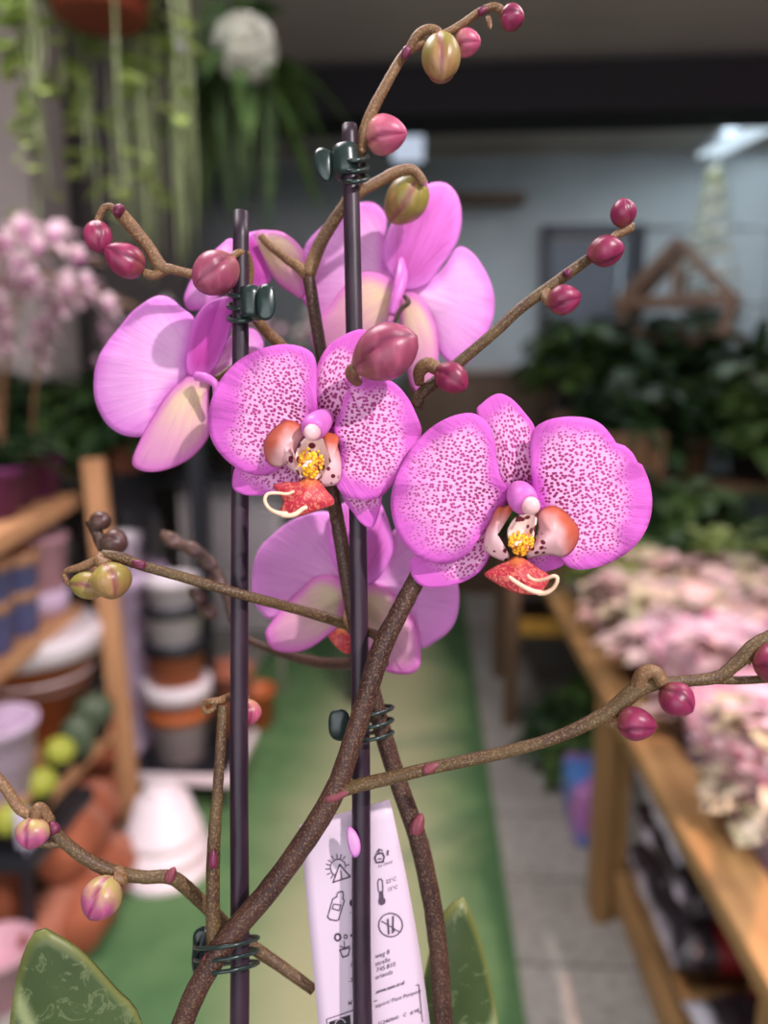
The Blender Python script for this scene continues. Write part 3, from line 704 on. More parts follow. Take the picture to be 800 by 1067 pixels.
# frame at the foot
stroke(b1, i2([(340, 528), (172, 585), (182, 660)]), .45); stroke(b1, i2([(455, 478), (722, 376), (738, 542), (480, 625)]), .45); stroke(b1, i2([(738, 542), (745, 600)]), .4)
obj('printed_icons', b1, M_ink, card, False)
b2 = bmesh.new()
fillp(b2, i2([(188, 600), (312, 558), (318, 640), (318, 760), (200, 790)]))
fillp(b2, i1(circ(552, 688, 28, 36))); fillp(b2, i1([(530, 1015), (585, 960), (600, 985), (560, 1010), (540, 1032)]))
obj('printed_blocks', b2, M_inkd, card, False)
b3 = bmesh.new()
for k in range(9):
    a = PI * .75 + k * PI * 1.1 / 8
    x, y = 255 + 30 * math.cos(a), 615 + 34 * math.sin(a)
    for dx in (0,): b3.faces.new([b3.verts.new(cp(*p, .0008)) for p in i2(circ(x, y, 4.5, 5, 8))])
obj('printed_emblem', b3, M_card, card, False)
def text(parent, name, s, x, y, h, ang, mat, sx=1.0, lift=.0005, bold=0.0):
    cu = bpy.data.curves.new('t', 'FONT'); cu.body = s; cu.size = 1; cu.offset = bold; cu.resolution_u = 2
    o = bpy.data.objects.new('t', cu); C.objects.link(o)
    dg = bpy.context.evaluated_depsgraph_get(); dg.update()
    me = bpy.data.meshes.new_from_object(o.evaluated_get(dg))
    bm = bmesh.new(); bm.from_mesh(me)
    ca, sa = math.cos(ang), math.sin(ang)
    for v in bm.verts:
        u, w = v.co.x * h * sx, v.co.y * h
        v.co = cp(x + u * ca + w * sa * 0 - w * sa * .0, y - u * sa - w * ca, lift)
    bpy.data.objects.remove(o); bpy.data.meshes.remove(me); bpy.data.curves.remove(cu)
    return obj(name, bm, mat, parent, False)
TA = math.radians(19)
for s, x, y, h, m, bo in (('1x /mnd', 393.5, 904.5, 5.2, M_ink, 0), ('22°C', 402, 921, 6, M_ink, 0), ('15°C', 403.5, 929.5, 6, M_ink, 0), ('weg 8', 391, 999, 7.2, M_ink, 0), ('straße', 391, 1007, 7.2, M_ink, 0),
                          ('745.810', 392, 1013.5, 7.2, M_ink, 0), ('erlands', 391, 1021, 7.2, M_ink, 0), ('.www.ssnv.sr.nl', 391, 1036, 5.6, M_inkd, .02), ('ssport/ Plant Passport', 391, 1050.5, 6.2, M_ink, 0),
                          ('512469641   C   # NL', 394, 1069, 5.6, M_ink, .01), ('Fl', 365, 1008, 6, M_ink, 0), ('S', 367.5, 1015, 6, M_ink, 0), ('-31', 363, 1024, 6.5, M_ink, .01), ('T', 367, 1031, 6.5, M_ink, 0), ('N w', 362.5, 1048, 6, M_inkd, .02), ('1x 2', 364, 953, 4.5, M_inkd, 0)):
    text(card, 'printed_text', s, x, y, h, TA, m, .92, .0005, bo)

# pot and stand below the frame
M_potclear = plain('clear_orchid_pot', (168, 160, 150), .3, .2, 20)
M_soil = plain('bark_mix', (70, 50, 38), .9, .5, 90, bump=.8)
P0 = Vector((-.043, .2, 0))
pt = empty('flower_pot', P0 + Vector((0, 0, .812))); tag(pt, 'round grey pot holding the orchid, its stakes and its label', 'flower pot')
bm = bmesh.new(); lathe(bm, [(.05, .812), (.058, .815), (.074, .93), (.079, .931), (.079, .945), (.072, .945), (.066, .86), (.05, .82)], 40, P0); obj('pot_body', bm, M_potclear, pt)
bm = bmesh.new(); lathe(bm, [(.05, .83), (.0675, .905), (.05, .912), (.02, .915)], 32, P0); obj('soil', bm, M_soil, pt)
M_standwood = plain('stand_wood', (130, 96, 62), .55, .4, 20)
st = empty('plant_stand', P0); tag(st, 'small round wooden stand under the orchid pot', 'stand')
bm = bmesh.new(); lathe(bm, [(.13, .785), (.15, .788), (.152, .798), (.15, .81), (.13, .812)], 40, P0); obj('table_top', bm, M_standwood, st)
for a in (.5, 2.6, 4.7):
    bm = bmesh.new(); sweep(bm, [P0 + Vector((.15 * math.cos(a), .15 * math.sin(a), 0)), P0 + Vector((.08 * math.cos(a), .08 * math.sin(a), .787))], [.012, .016], 10); obj('leg', bm, M_standwood, st)
# ================================================================== the shop
# ---- materials
def mat_carpet():
    t = NT('green_carpet')
    n = t.noise(2.2, 4); f = t.noise(160, 3); m = t.noise(9, 4)
    sx = t.n('ShaderNodeSeparateXYZ'); t.set(sx.inputs[0], t.co())
    # paler beige strip along the middle of the aisle
    dx = t.math('ABSOLUTE', t.math('SUBTRACT', sx.outputs[0], -.17))
    w = t.ss(t.math('ADD', dx, t.math('MULTIPLY', t.math('SUBTRACT', n, .5), .22)), .06, .36, 1, 0)
    col = t.mix(t.ss(m, .3, .7), srgb(70, 102, 66), srgb(86, 116, 76))
    col = t.mix(t.math('MULTIPLY', w, .85), col, srgb(152, 152, 122))
    col = t.mix(t.ss(f, .4, .7, 0, .3), col, srgb(96, 140, 96))
    return t.bsdf(col, .95, bump=f, bstr=.5, bdist=.003, Specular_IOR_Level=.1)
def mat_tiles():
    t = NT('concrete_tiles')
    br = t.n('ShaderNodeTexBrick', offset=0.0, squash=1.0)
    t.set(br.inputs['Vector'], t.co()); br.inputs['Scale'].default_value = 1
    br.inputs['Brick Width'].default_value = .5; br.inputs['Row Height'].default_value = .3; br.inputs['Mortar Size'].default_value = .006
    br.inputs['Color1'].default_value = srgb(158, 154, 146); br.inputs['Color2'].default_value = srgb(170, 166, 158); br.inputs['Mortar'].default_value = srgb(124, 120, 112)
    n = t.noise(40, 5); n2 = t.noise(5, 3)
    col = t.mix(t.ss(n, .45, .75, 0, .55), br.outputs[0], srgb(96, 92, 86))
    col = t.mix(t.ss(n2, .4, .7, 0, .3), col, srgb(120, 112, 100))
    return t.bsdf(col, .75, bump=n, bstr=.2, bdist=.003)
def mat_wood(name, c1, c2, c3=None, scale=1.0, rough=.55, axis=1):
    t = NT(name)
    s = [14 * scale] * 3; s[axis] = 1.0 * scale
    n = t.noise(3, 6, t.co(tuple(s)), .6, 1.2); k = t.noise(6, 3)
    col = t.mix(t.ss(n, .3, .7), srgb(*c1), srgb(*c2))
    if c3: col = t.mix(t.ss(k, .5, .72, 0, .6), col, srgb(*c3))
    return t.bsdf(col, rough, bump=n, bstr=.2, bdist=.003)
M_carpet, M_tiles = mat_carpet(), mat_tiles()
M_pine = mat_wood('oiled_pine', (166, 130, 84), (144, 108, 66), (110, 82, 54))
M_pinez = mat_wood('oiled_pine_upright', (156, 118, 72), (130, 96, 58), None, 1, .55, 2)
M_shelfw = mat_wood('shelf_wood', (206, 156, 112), (184, 132, 92))
M_shelfz = mat_wood('shelf_wood_upright', (196, 146, 104), (172, 122, 84), None, 1, .55, 2)
M_oldw = mat_wood('old_brown_wood', (96, 72, 48), (74, 54, 38))
M_orangew = mat_wood('varnished_wood', (112, 80, 48), (88, 62, 38), None, 1, .4, 2)
M_wall = plain('plaster', (150, 158, 160), .85, .12, 3, bump=.05)
M_wall2 = plain('grey_plaster', (112, 104, 100), .85, .2, 3, bump=.05)
M_pillar = plain('pillar_plaster', (160, 150, 146), .85, .15, 4)
M_curtain = plain('dark_grey_panel', (86, 80, 80), .8, .25, 3)
M_ceil = plain('ceiling_paint', (178, 172, 164), .9, .1, 2)
M_beam = plain('dark_beam_paint', (13, 12, 17), .85, .2, 5)
M_door = plain('grey_door_paint', (88, 96, 106), .5, .12, 4)
M_doorfr = plain('dark_door_frame', (42, 46, 54), .5, .1, 4)
M_black = plain('black_metal', (28, 30, 36), .4, .2, 10)
M_greymetal = plain('grey_wire', (110, 116, 118), .35, .1, 20, Metallic=.7)
M_terra = plain('terracotta', (156, 84, 56), .8, .22, 14, bump=.1)
M_terra2 = plain('pale_terracotta', (166, 102, 80), .85, .25, 12, bump=.1)
M_ochre = plain('rust_glaze', (168, 92, 48), .55, .15, 14)
M_white = plain('white_glaze', (218, 208, 213), .45, .08, 10)
M_offw = plain('pale_grey_glaze', (190, 182, 182), .5, .12, 10)
M_lilac = plain('lilac_glaze', (214, 188, 216), .5, .1, 10)
M_pinkg = plain('pink_glaze', (206, 158, 170), .5, .12, 10)
M_blue = plain('lavender_blue_glaze', (104, 112, 168), .5, .15, 12)
M_tan = plain('tan_rim_clay', (182, 136, 104), .7, .15, 20)
M_redpot = plain('red_brown_plastic', (122, 52, 34), .5, .2, 10)
M_darkpot = plain('dark_plastic_pot', (44, 38, 38), .5, .2, 12)
M_purplewrap = plain('purple_paper', (104, 42, 88), .45, .35, 25, .1)
M_whitetag = plain('white_tag', (222, 208, 236), .5, .06, 10)
def mat_foliage(name, c1, c2, c3, trans=.25, sc=9.0, fine=0, rough=.45):
    t = NT(name)
    n = t.noise(sc, 4); m = t.noise(sc * 5, 3)
    col = t.mix(t.ss(n, .35, .65), srgb(*c1), srgb(*c2))
    col = t.mix(t.ss(m, .5, .68, 0, .75), col, srgb(*c3))
    return t.bsdf(col, rough, trans, Specular_IOR_Level=.45)
M_fdark = mat_foliage('dark_green_foliage', (34, 56, 34), (44, 68, 36), (62, 90, 50), .15)
M_fmid = mat_foliage('mid_green_foliage', (56, 84, 44), (74, 102, 50), (112, 136, 76))
M_flight = mat_foliage('yellow_green_foliage', (112, 136, 62), (140, 160, 84), (186, 198, 130))
M_fgrass = mat_foliage('grassy_foliage', (126, 140, 92), (142, 154, 108), (170, 182, 136))
M_fpink = mat_foliage('pink_splashed_foliage', (234, 206, 204), (222, 184, 184), (104, 120, 66), .2, 14)
M_fpink2 = mat_foliage('cream_splashed_foliage', (226, 206, 190), (200, 192, 156), (92, 114, 58), .2, 14)
M_fpurple = mat_foliage('purple_foliage', (98, 44, 80), (120, 58, 98), (70, 34, 60), .2)
M_bpink = mat_foliage('pale_pink_blossom', (228, 204, 210), (216, 188, 200), (204, 156, 184), .25, 20)
M_bwhite = mat_foliage('white_blossom', (236, 234, 226), (222, 224, 214), (206, 214, 196), .3, 20)
M_cactus = mat_foliage('yellow_green_cactus', (170, 172, 60), (148, 156, 54), (192, 196, 96), .05, 30)
M_cactusd = mat_foliage('grey_green_cactus', (58, 72, 54), (74, 88, 66), (120, 132, 104), .05, 30)
M_mauvec = plain('blossom_centre', (176, 84, 150), .5, .2, 60)

# ---- plant building blocks
def leaf(bm, base, dirv, L, w, droop=.2, fold=.25, n=5, tipu=.55):
    d = dirv.normalized(); side = d.cross(Vector((0, 0, 1)))
    side = side.normalized() if side.length > .05 else Vector((1, 0, 0))
    up = side.cross(d); rows = []
    for i in range(n + 1):
        u = i / n
        c = base + d * L * u - Vector((0, 0, 1)) * droop * L * u * u
        s = w * max(.03, math.sin(PI * min(1, u ** (math.log(.5) / math.log(tipu)))) ** .8 if 0 < u < 1 else .03)
        rows.append([bm.verts.new(c - side * s + up * s * fold), bm.verts.new(c), bm.verts.new(c + side * s + up * s * fold)])
    for a, b in zip(rows, rows[1:]):
        bm.faces.new((a[0], a[1], b[1], b[0])); bm.faces.new((a[1], a[2], b[2], b[1]))
def bush(rr, n, r, h, L, w, z0=0, droop=.3):
    bm = bmesh.new()
    for i in range(n):
        a = rr.uniform(0, 2 * PI); e = rr.uniform(-.15, 1.35); q = rr.uniform(.25, 1) ** .6
        p = Vector((r * q * math.cos(a) * math.cos(e), r * q * math.sin(a) * math.cos(e), z0 + h * q * max(0, math.sin(e))))
        d = Vector((math.cos(a + rr.uniform(-.7, .7)), math.sin(a + rr.uniform(-.7, .7)), rr.uniform(-.1, .8)))
        leaf(bm, p, d, L * rr.uniform(.7, 1.25), w * rr.uniform(.7, 1.2), droop * rr.uniform(.4, 1.6))
    for i in range(max(5, n // 12)):
        a = rr.uniform(0, 2 * PI); q = rr.uniform(.2, .8)
        sweep(bm, [Vector((0, 0, z0 - .02)), Vector((r * q * .4 * math.cos(a), r * q * .4 * math.sin(a), z0 + h * .4)), Vector((r * q * math.cos(a), r * q * math.sin(a), z0 + h * .8))], [.004, .003, .002], 5, 0, 0, 2)
    return bm
def straps(rr, n, L, w, z0=0, spread=1.0, droop=.7):
    bm = bmesh.new()
    for i in range(n):
        a = rr.uniform(0, 2 * PI); e = rr.uniform(.45, 1.35)
        leaf(bm, Vector((.01 * math.cos(a), .01 * math.sin(a), z0)), Vector((math.cos(a) * math.cos(e) * spread, math.sin(a) * math.cos(e) * spread, math.sin(e))), L * rr.uniform(.6, 1.1), w * rr.uniform(.7, 1.1), droop * rr.uniform(.4, 1.2), .3, 8, .45)
    return bm
def potmesh(r, h, rim=.012, taper=.75):
    bm = bmesh.new()
    lathe(bm, [(r * taper * .9, 0), (r * taper, .003), (r * .97, h - rim * 1.6), (r * 1.06, h - rim * 1.5), (r * 1.06, h - .002), (r * 1.03, h), (r * .94, h - .002), (r * .9, h * .55), (r * .6, h * .5)], 26)
    return bm
def plant(name, label, cat, loc, pr, ph, pmat, fol, fmat, group=None, rz=0, s=1):
    t = empty(name, loc, None, False); tag(t, label, cat, group); t.rotation_euler = (0, 0, rz); t.scale = (s, s, s)
    obj('pot', potmesh(pr, ph), pmat, t)
    obj('foliage', fol, fmat, t)
    return t
def solid_pot(name, label, cat, loc, r, h, mats, bands=None, group=None, rim=.012, taper=.75, upside=False):
    """bands: list of (z0, z1, mat) parts wrapped round the pot body"""
    t = empty(name, loc, None, False); tag(t, label, cat, group)
    bm = potmesh(r, h, rim, taper)
    if upside:
        bmesh.ops.rotate(bm, cent=(0, 0, h / 2), matrix=Matrix.Rotation(PI, 3, 'X'), verts=bm.verts)
    obj('pot_body', bm, mats, t)
    for z0, z1, m in (bands or []):
        f = lambda z: r * (taper + (1.0 - taper) * z / h)
        bm = bmesh.new(); k = 1.07 if z1 > h - rim * 2 else 1.02
        lathe(bm, [(f(z0) * k * .9, z0), (f(z0) * k, z0 + .001), (f(z1) * k, z1 - .001), (f(z1) * k * .9, z1)] if z1 < h - rim * 2 else [(r * .93, z0), (r * 1.075, z0 + .001), (r * 1.085, z1), (r * 1.02, z1 + .003), (r * .93, z1)], 26)
        obj('band', bm, m, t)
    return t

# ---- setting
def struct(name, bm, mat):
    o = obj(name, bm, mat, None, False); o['kind'] = 'structure'; return o
def sbox(name, c, s, mat):
    bm = bmesh.new(); box(bm, c, s); return struct(name, bm, mat)
X0, X1, Y0, Y1, ZC = -2.1, 3.2, -2.5, 5.05, 2.73
sbox('floor', ((X0 + X1) / 2, (Y0 + Y1) / 2, -.05), (X1 - X0, Y1 - Y0, .1), M_tiles)
sbox('ceiling', ((X0 + X1) / 2, (1.4 + Y1) / 2, ZC + .05), (X1 - X0, Y1 - 1.4, .1), M_ceil)
DX0, DX1, DZ = .73, 1.32, 2.27
struct('wall_back', (lambda bm: (box(bm, ((X0 + DX0) / 2, Y1 + .06, ZC / 2), (DX0 - X0, .12, ZC)), box(bm, ((X1 + DX1) / 2, Y1 + .06, ZC / 2), (X1 - DX1, .12, ZC)),
                                 box(bm, ((DX0 + DX1) / 2, Y1 + .06, (DZ + ZC) / 2), (DX1 - DX0, .12, ZC - DZ)), bm)[3])(bmesh.new()), M_wall)
sbox('wall_left', (X0 - .06, (Y0 + Y1) / 2, ZC / 2), (.12, Y1 - Y0, ZC), M_wall2)
sbox('wall_right', (X1 + .06, (Y0 + Y1) / 2, ZC / 2), (.12, Y1 - Y0, ZC), M_wall)
sbox('ceiling_beam', ((X0 + X1) / 2, 3.68, ZC - .145), (X1 - X0, .28, .205), M_beam)
sbox('pillar_left', (-1.79, 2.95, ZC / 2), (.62, .30, ZC), M_pillar)
sbox('wall_panel', (-1.62, 3.55, ZC / 2), (.95, .06, ZC), M_curtain)
dr = empty('door_1', ((DX0 + DX1) / 2, Y1 + .04, 0), None, False); dr['kind'] = 'structure'
bm = bmesh.new(); box(bm, (0, 0, DZ / 2 - .02), (DX1 - DX0 - .06, .05, DZ - .06), bev=.004)
for z in (.6, 1.65): box(bm, (0, -.027, z), (.42, .012, .75), bev=.005)
obj('door_leaf', bm, M_door, dr, False)
bm = bmesh.new(); hw = (DX1 - DX0) / 2
box(bm, (-hw, -.03, DZ / 2), (.06, .12, DZ)); box(bm, (hw, -.03, DZ / 2), (.06, .12, DZ)); box(bm, (0, -.03, DZ), (2 * hw + .06, .12, .06)); obj('door_frame', bm, M_doorfr, dr, False)
bm = bmesh.new(); sweep(bm, [(.22, -.02, 1.05), (.22, -.08, 1.05), (.12, -.08, 1.05)], .01, 8); obj('door_handle', bm, M_greymetal, dr)
# carpet runner
bm = bmesh.new(); box(bm, (-.29, 1.6, .004), (1.0, 6.6, .008)); c = obj('carpet_runner', bm, M_carpet, None, False)
tag(c, 'long green carpet runner down the aisle, paler along its middle', 'carpet')

# sign and ledge on the rear wall
p = at_y(425, 151, 4.3)
M_panel = NT('lit_panel'); e = M_panel.n('ShaderNodeEmission'); e.inputs[0].default_value = (.72, .82, 1, 1); e.inputs[1].default_value = .75; M_panel.t.links.new(e.outputs[0], M_panel.out.inputs[0])
sg = empty('square_light', p); tag(sg, 'small square pale light hanging beyond the beam, right of the tallest stake', 'ceiling light')
bm = bmesh.new(); box(bm, p + Vector((0, .03, 0)), (.19, .04, .19), bev=.006); sweep(bm, [p + Vector((0, .03, .09)), (p.x, p.y + .03, ZC)], .008, 6); obj('housing', bm, M_door, sg, False)
bm = bmesh.new(); box(bm, p, (.17, .02, .17), bev=.004); obj('light_panel', bm, M_panel.m, sg, False)
p = at_y(505, 208, Y1 - .09)
bm = bmesh.new(); box(bm, p, (.5, .16, .05), bev=.004); tag(obj('wall_shelf', bm, M_oldw), 'narrow brown shelf board on the back wall', 'shelf')
p = at_y(500, 386, Y1 - .32); ctr = empty('counter', (p.x, Y1 - .30, 0), None, False); tag(ctr, 'brown wooden counter with a pale top against the back wall', 'counter')
bm = bmesh.new(); box(bm, (0, 0, p.z), (.95, .56, .04), bev=.005); obj('counter_top', bm, M_pillar, ctr, False)
bm = bmesh.new(); box(bm, (0, .02, p.z / 2 - .01), (.9, .5, p.z - .02)); obj('body', bm, M_oldw, ctr, False)
for sx in (-.22, .22):
    bm = bmesh.new(); box(bm, (sx, -.24, p.z / 2), (.41, .03, p.z - .16), bev=.006); obj('door', bm, M_oldw, ctr, False)

# fluorescent light
M_tube = NT('lit_tube'); e = M_tube.n('ShaderNodeEmission'); e.inputs[0].default_value = (.72, .88, 1, 1); e.inputs[1].default_value = 1.1; M_tube.t.links.new(e.outputs[0], M_tube.out.inputs[0]); M_tube = M_tube.m
pa, pb = at_z(738, 166, ZC - .09), at_z(815, 127, ZC - .09)
fx = empty('ceiling_light', pa.lerp(pb, .5)); tag(fx, 'fluorescent strip light under the ceiling beyond the beam', 'ceiling light')
bm = bmesh.new(); bar(bm, pa + Vector((0, 0, .055)), pb + Vector((0, 0, .055)), .15, .05, .004); bar(bm, pa + Vector((0, 0, .085)), pb + Vector((0, 0, .085)), .05, .03)
obj('housing', bm, plain('light_housing', (190, 200, 208), .4, .04, 5), fx, False)
for dx in (-.055, 0, .055):
    bm = bmesh.new(); sweep(bm, [pa + Vector((dx, 0, .022)), pb + Vector((dx, 0, .022))], .013, 10); obj('tube', bm, M_tube, fx)

# ---- right display table
TZ = .61
tb = empty('display_table', (.42, 1.6, 0)); tag(tb, 'long low pine plant table with a raised edge board along the aisle', 'table')
Ya, Yb = .72, 2.52
bm = bmesh.new(); bar(bm, (.445, Ya, TZ - .018), (.445, Yb, TZ - .018), .09, .036, .005); obj('edge_board', bm, M_pine, tb, False)
bm = bmesh.new(); bar(bm, (1.62, Ya, TZ - .018), (1.62, Yb, TZ - .018), .09, .036, .005); obj('edge_board', bm, M_pine, tb, False)
bm = bmesh.new()
for i in range(9): bar(bm, (.555 + i * .125, Ya, TZ - .06), (.555 + i * .125, Yb, TZ - .06), .115, .02, .003)
obj('table_top', bm, M_oldw, tb, False)
for (x, y) in ((.445, 1.68), (1.62, 1.68), (.445, .78), (1.62, .78)):
    bm = bmesh.new(); box(bm, (x - .018, y, (TZ - .036) / 2), (.036, .085, TZ - .036), bev=.004); box(bm, (x + .022, y + .01, (TZ - .036) / 2), (.04, .07, TZ - .036), bev=.004); obj('leg', bm, M_pinez, tb, False)
for y in (.83, 1.72, 2.45):
    bm = bmesh.new(); bar(bm, (.49, y, TZ - .095), (1.58, y, TZ - .095), .05, .05, .004); obj('cross_bar', bm, M_pine, tb, False)
bm = bmesh.new()
bar(bm, (.47, .74, .10), (.47, 1.76, .10), .03, .06, .003)
for i in range(6): bar(bm, (.56 + i * .14, .74, .12), (.56 + i * .14, 1.76, .12), .13, .02, .003)
obj('lower_shelf', bm, M_pine, tb, False)
p = at_z(688, 684, TZ + .004)
bm = bmesh.new(); bar(bm, at_z(636, 686, TZ + .012), at_z(702, 682, TZ + .012) + Vector((.25, 0, 0)), .05, .022, .003); tag(obj('wooden_plank', bm, M_shelfw), 'pale wooden slat lying across the plant table', 'slat')
# soil bags under the table
def mat_bag(name, a, b, c, x0):
    t = NT(name)
    sx = t.n('ShaderNodeSeparateXYZ'); t.set(sx.inputs[0], t.co())
    n = t.noise(14, 3); x = t.math('ADD', sx.outputs[0], t.math('MULTIPLY', t.math('SUBTRACT', n, .5), .03))
    col = t.mix(t.ss(x, x0 - .01, x0 + .01), srgb(*a), srgb(*b))
    col = t.mix(t.ss(x, x0 + .075, x0 + .09), col, srgb(*c))
    bl = t.noise(30, 2, t.co((1, 2.4, 1)))
    col = t.mix(t.math('MULTIPLY', t.ss(bl, .60, .64, 0, .6), t.math('MULTIPLY', t.ss(x, x0 + .02, x0 + .05), t.ss(x, x0 + .055, x0 + .07, 1, 0))), col, srgb(150, 140, 146))
    return t.bsdf(col, .35, bump=n, bstr=.4, bdist=.02)
M_bags = [mat_bag('white_black_red_bag', (206, 206, 220), (34, 28, 32), (140, 24, 30), -.205), mat_bag('black_red_bag', (196, 190, 204), (38, 32, 38), (128, 22, 28), -.215)]
def bag(label, c, s, rz, m, rx=0):
    bm = bmesh.new(); bmesh.ops.create_grid(bm, x_segments=18, y_segments=18, size=.5)
    bmesh.ops.solidify(bm, geom=bm.faces[:], thickness=.02)
    zm = sum(v.co.z for v in bm.verts) / len(bm.verts)
    for v in bm.verts:
        x, y = v.co.x * 2, v.co.y * 2
        k = max(0, (1 - x ** 4)) ** .5 * max(0, (1 - y ** 4)) ** .5
        top = v.co.z > zm
        wr = noise.noise(Vector((x * 3 + c[1] * 7, y * 3 + c[2] * 9, 0))) * .12
        v.co.z = (1 if top else -1) * (.5 * k * (1 + wr) + .02)
        v.co.x += .03 * noise.noise(Vector((y * 3, c[2] * 5, 2)))
    bmesh.ops.scale(bm, vec=s, verts=bm.verts)
    o = obj('soil_bag', bm, m); o.location = c; o.rotation_euler = (rx, 0, rz)
    tag(o, label, 'bag', 'soil bags under the table'); return o
bag('soil bag with white edge, black middle and red side, in front on the lower shelf', (.72, 1.06, .185), (.46, .36, .11), .12, M_bags[0])
bag('bottom soil bag of the stack behind the front bag', (.70, 1.48, .19), (.44, .38, .12), 0, M_bags[1])
bag('second soil bag from the bottom of the stack', (.71, 1.49, .30), (.43, .37, .11), .05, M_bags[1])
bag('third soil bag from the bottom of the stack', (.70, 1.48, .40), (.43, .37, .10), -.04, M_bags[0])
bag('topmost soil bag of the stack', (.71, 1.49, .485), (.42, .36, .08), .03, M_bags[1])
# things on the floor beyond the table leg
def crate(label, c, s, m, rz=0):
    t = empty('wooden_crate', (c[0], c[1], c[2]), None, False); t.rotation_euler = (0, 0, rz); tag(t, label, 'crate', 'crates beyond the table')
    w, d, h = s
    for (y, nm) in ((-d / 2, 'front_slats'), (d / 2, 'back_slats')):
        bm = bmesh.new()
        for k in range(3): box(bm, (0, y, h * (k + .5) / 3), (w, .015, h / 3 - .02), bev=.002)
        obj(nm, bm, m, t, False)
    for x in (-w / 2 + .01, w / 2 - .01):
        bm = bmesh.new()
        for k in range(3): box(bm, (x, 0, h * (k + .5) / 3), (.015, d - .02, h / 3 - .02), bev=.002)
        obj('side_slats', bm, m, t, False)
    bm = bmesh.new(); box(bm, (0, 0, .01), (w - .02, d - .02, .015)); obj('bottom', bm, m, t, False)
    for x in (-w / 2 + .02, w / 2 - .02):
        for y in (-d / 2 + .02, d / 2 - .02):
            bm = bmesh.new(); box(bm, (x, y, h / 2), (.03, .03, h)); obj('corner_post', bm, m, t, False)
    return t
M_yellow = mat_wood('yellow_painted_wood', (176, 134, 44), (150, 110, 40), (110, 80, 40))
# low step rack at the far end of the table
rk = empty('step_rack', (.72, 2.98, 0)); tag(rk, 'old wooden rack with a yellow rail standing on the tiles past the pine table', 'rack')
for x in (.32, 1.10):
    for y in (2.72, 3.2):
        bm = bmesh.new(); box(bm, (x, y, .29), (.05, .05, .58), bev=.003); obj('post', bm, M_oldw, rk, False)
bm = bmesh.new(); bar(bm, (.345, 2.70, .40), (1.075, 2.70, .40), .03, .06, .003); obj('yellow_rail', bm, M_yellow, rk, False)
bm = bmesh.new(); box(bm, (.71, 2.96, .60), (.88, .58, .03), bev=.003); obj('shelf_board', bm, M_oldw, rk, False)
bm = bmesh.new(); box(bm, (.71, 2.96, .36), (.80, .46, .025), bev=.003); obj('shelf_board', bm, M_oldw, rk, False)
t = NT('blue_print'); n = t.noise(7, 3); M_bluebag = t.bsdf(t.mix(t.ss(n, .42, .6), srgb(84, 134, 206), srgb(168, 110, 170)), .35)
bm = bmesh.new(); q = at_z(606, 850, 0)
box(bm, (.47, 2.05, .09), (.10, .24, .18), bev=.02); tag(obj('blue_box', bm, M_bluebag), 'blue and purple printed box on the tiles behind the table leg', 'box')
q = at_z(566, 735, 0)

# ---- pink plants on the table
ppm = [M_darkpot, M_redpot]
pink = []
for k in range(4):
    rr = random.Random(40 + k)
    pink.append(plant('pink_splash_plant', 'x', 'plant', (0, -9, 0), .055, .10, ppm[k % 2], bush(rr, 78, .115, .12, .088, .034, .10), [M_fpink, M_fpink2][k % 2], 'pink plants on the table'))
lime = []
for k in range(2):
    rr = random.Random(50 + k)
    lime.append(plant('lime_leaved_plant', 'x', 'plant', (0, -9, 0), .055, .10, M_darkpot, bush(rr, 85, .115, .15, .085, .028, .10), [M_flight, M_fmid][k], 'green plants on the table'))
first = set()
def put(protos, k, loc, rz, s, label, group):
    o = protos[k % len(protos)]
    if o.name in first: return dup(o, loc, rz, s, label, group)
    first.add(o.name); o.location = loc; o.rotation_euler = (0, 0, rz); o.scale = (s, s, s); o['label'] = label
    if group: o['group'] = group
    return o
i = 0; rr = random.Random(5)
for y in (1.66, 1.84, 2.02, 2.20, 2.38):
    for x in (.60, .79, .98, 1.17, 1.36, 1.52):
        if y > 2.3 or (y > 2.1 and x > 1.1):
            put(lime, i, (x + rr.uniform(-.02, .02), y, TZ - .05), rr.uniform(0, 6), rr.uniform(1, 1.2), 'fresh green leafy plant in the rear rows of the pine table', 'green plants on the table'); i += 1; continue
        lab = 'leafy plant splashed pale pink and green, crowded with others on the pine table'
        if y < 1.7 and x < .65: lab = 'pink splashed plant nearest the aisle, just behind the wrapped plants'
        put(pink, i + (i // 6), (x + rr.uniform(-.02, .02), y + rr.uniform(-.02, .02), TZ - .05), rr.uniform(0, 6), rr.uniform(.92, 1.12), lab, 'pink plants on the table'); i += 1
# wrapped plants in front
def mat_sleeve():
    t = NT('pink_cellophane')
    n = t.noise(22, 3); cv = t.noise(3, 2, t.co((30, 30, 2)))
    p = t.n('ShaderNodeBsdfPrincipled'); t.set(p.inputs['Base Color'], t.mix(t.ss(cv, .56, .64), srgb(240, 200, 222), srgb(214, 60, 130))); p.inputs['Roughness'].default_value = .25
    b = t.n('ShaderNodeBump'); b.inputs['Strength'].default_value = .5; b.inputs['Distance'].default_value = .01; t.set(b.inputs['Height'], n); t.set(p.inputs['Normal'], b)
    tr = t.n('ShaderNodeBsdfTransparent'); mx = t.n('ShaderNodeMixShader'); t.set(mx.inputs[0], t.ss(cv, .56, .64, .38, .85))
    t.t.links.new(tr.outputs[0], mx.inputs[1]); t.t.links.new(p.outputs[0], mx.inputs[2]); t.t.links.new(mx.outputs[0], t.out.inputs[0])
    return t.m
M_sleeve = mat_sleeve()
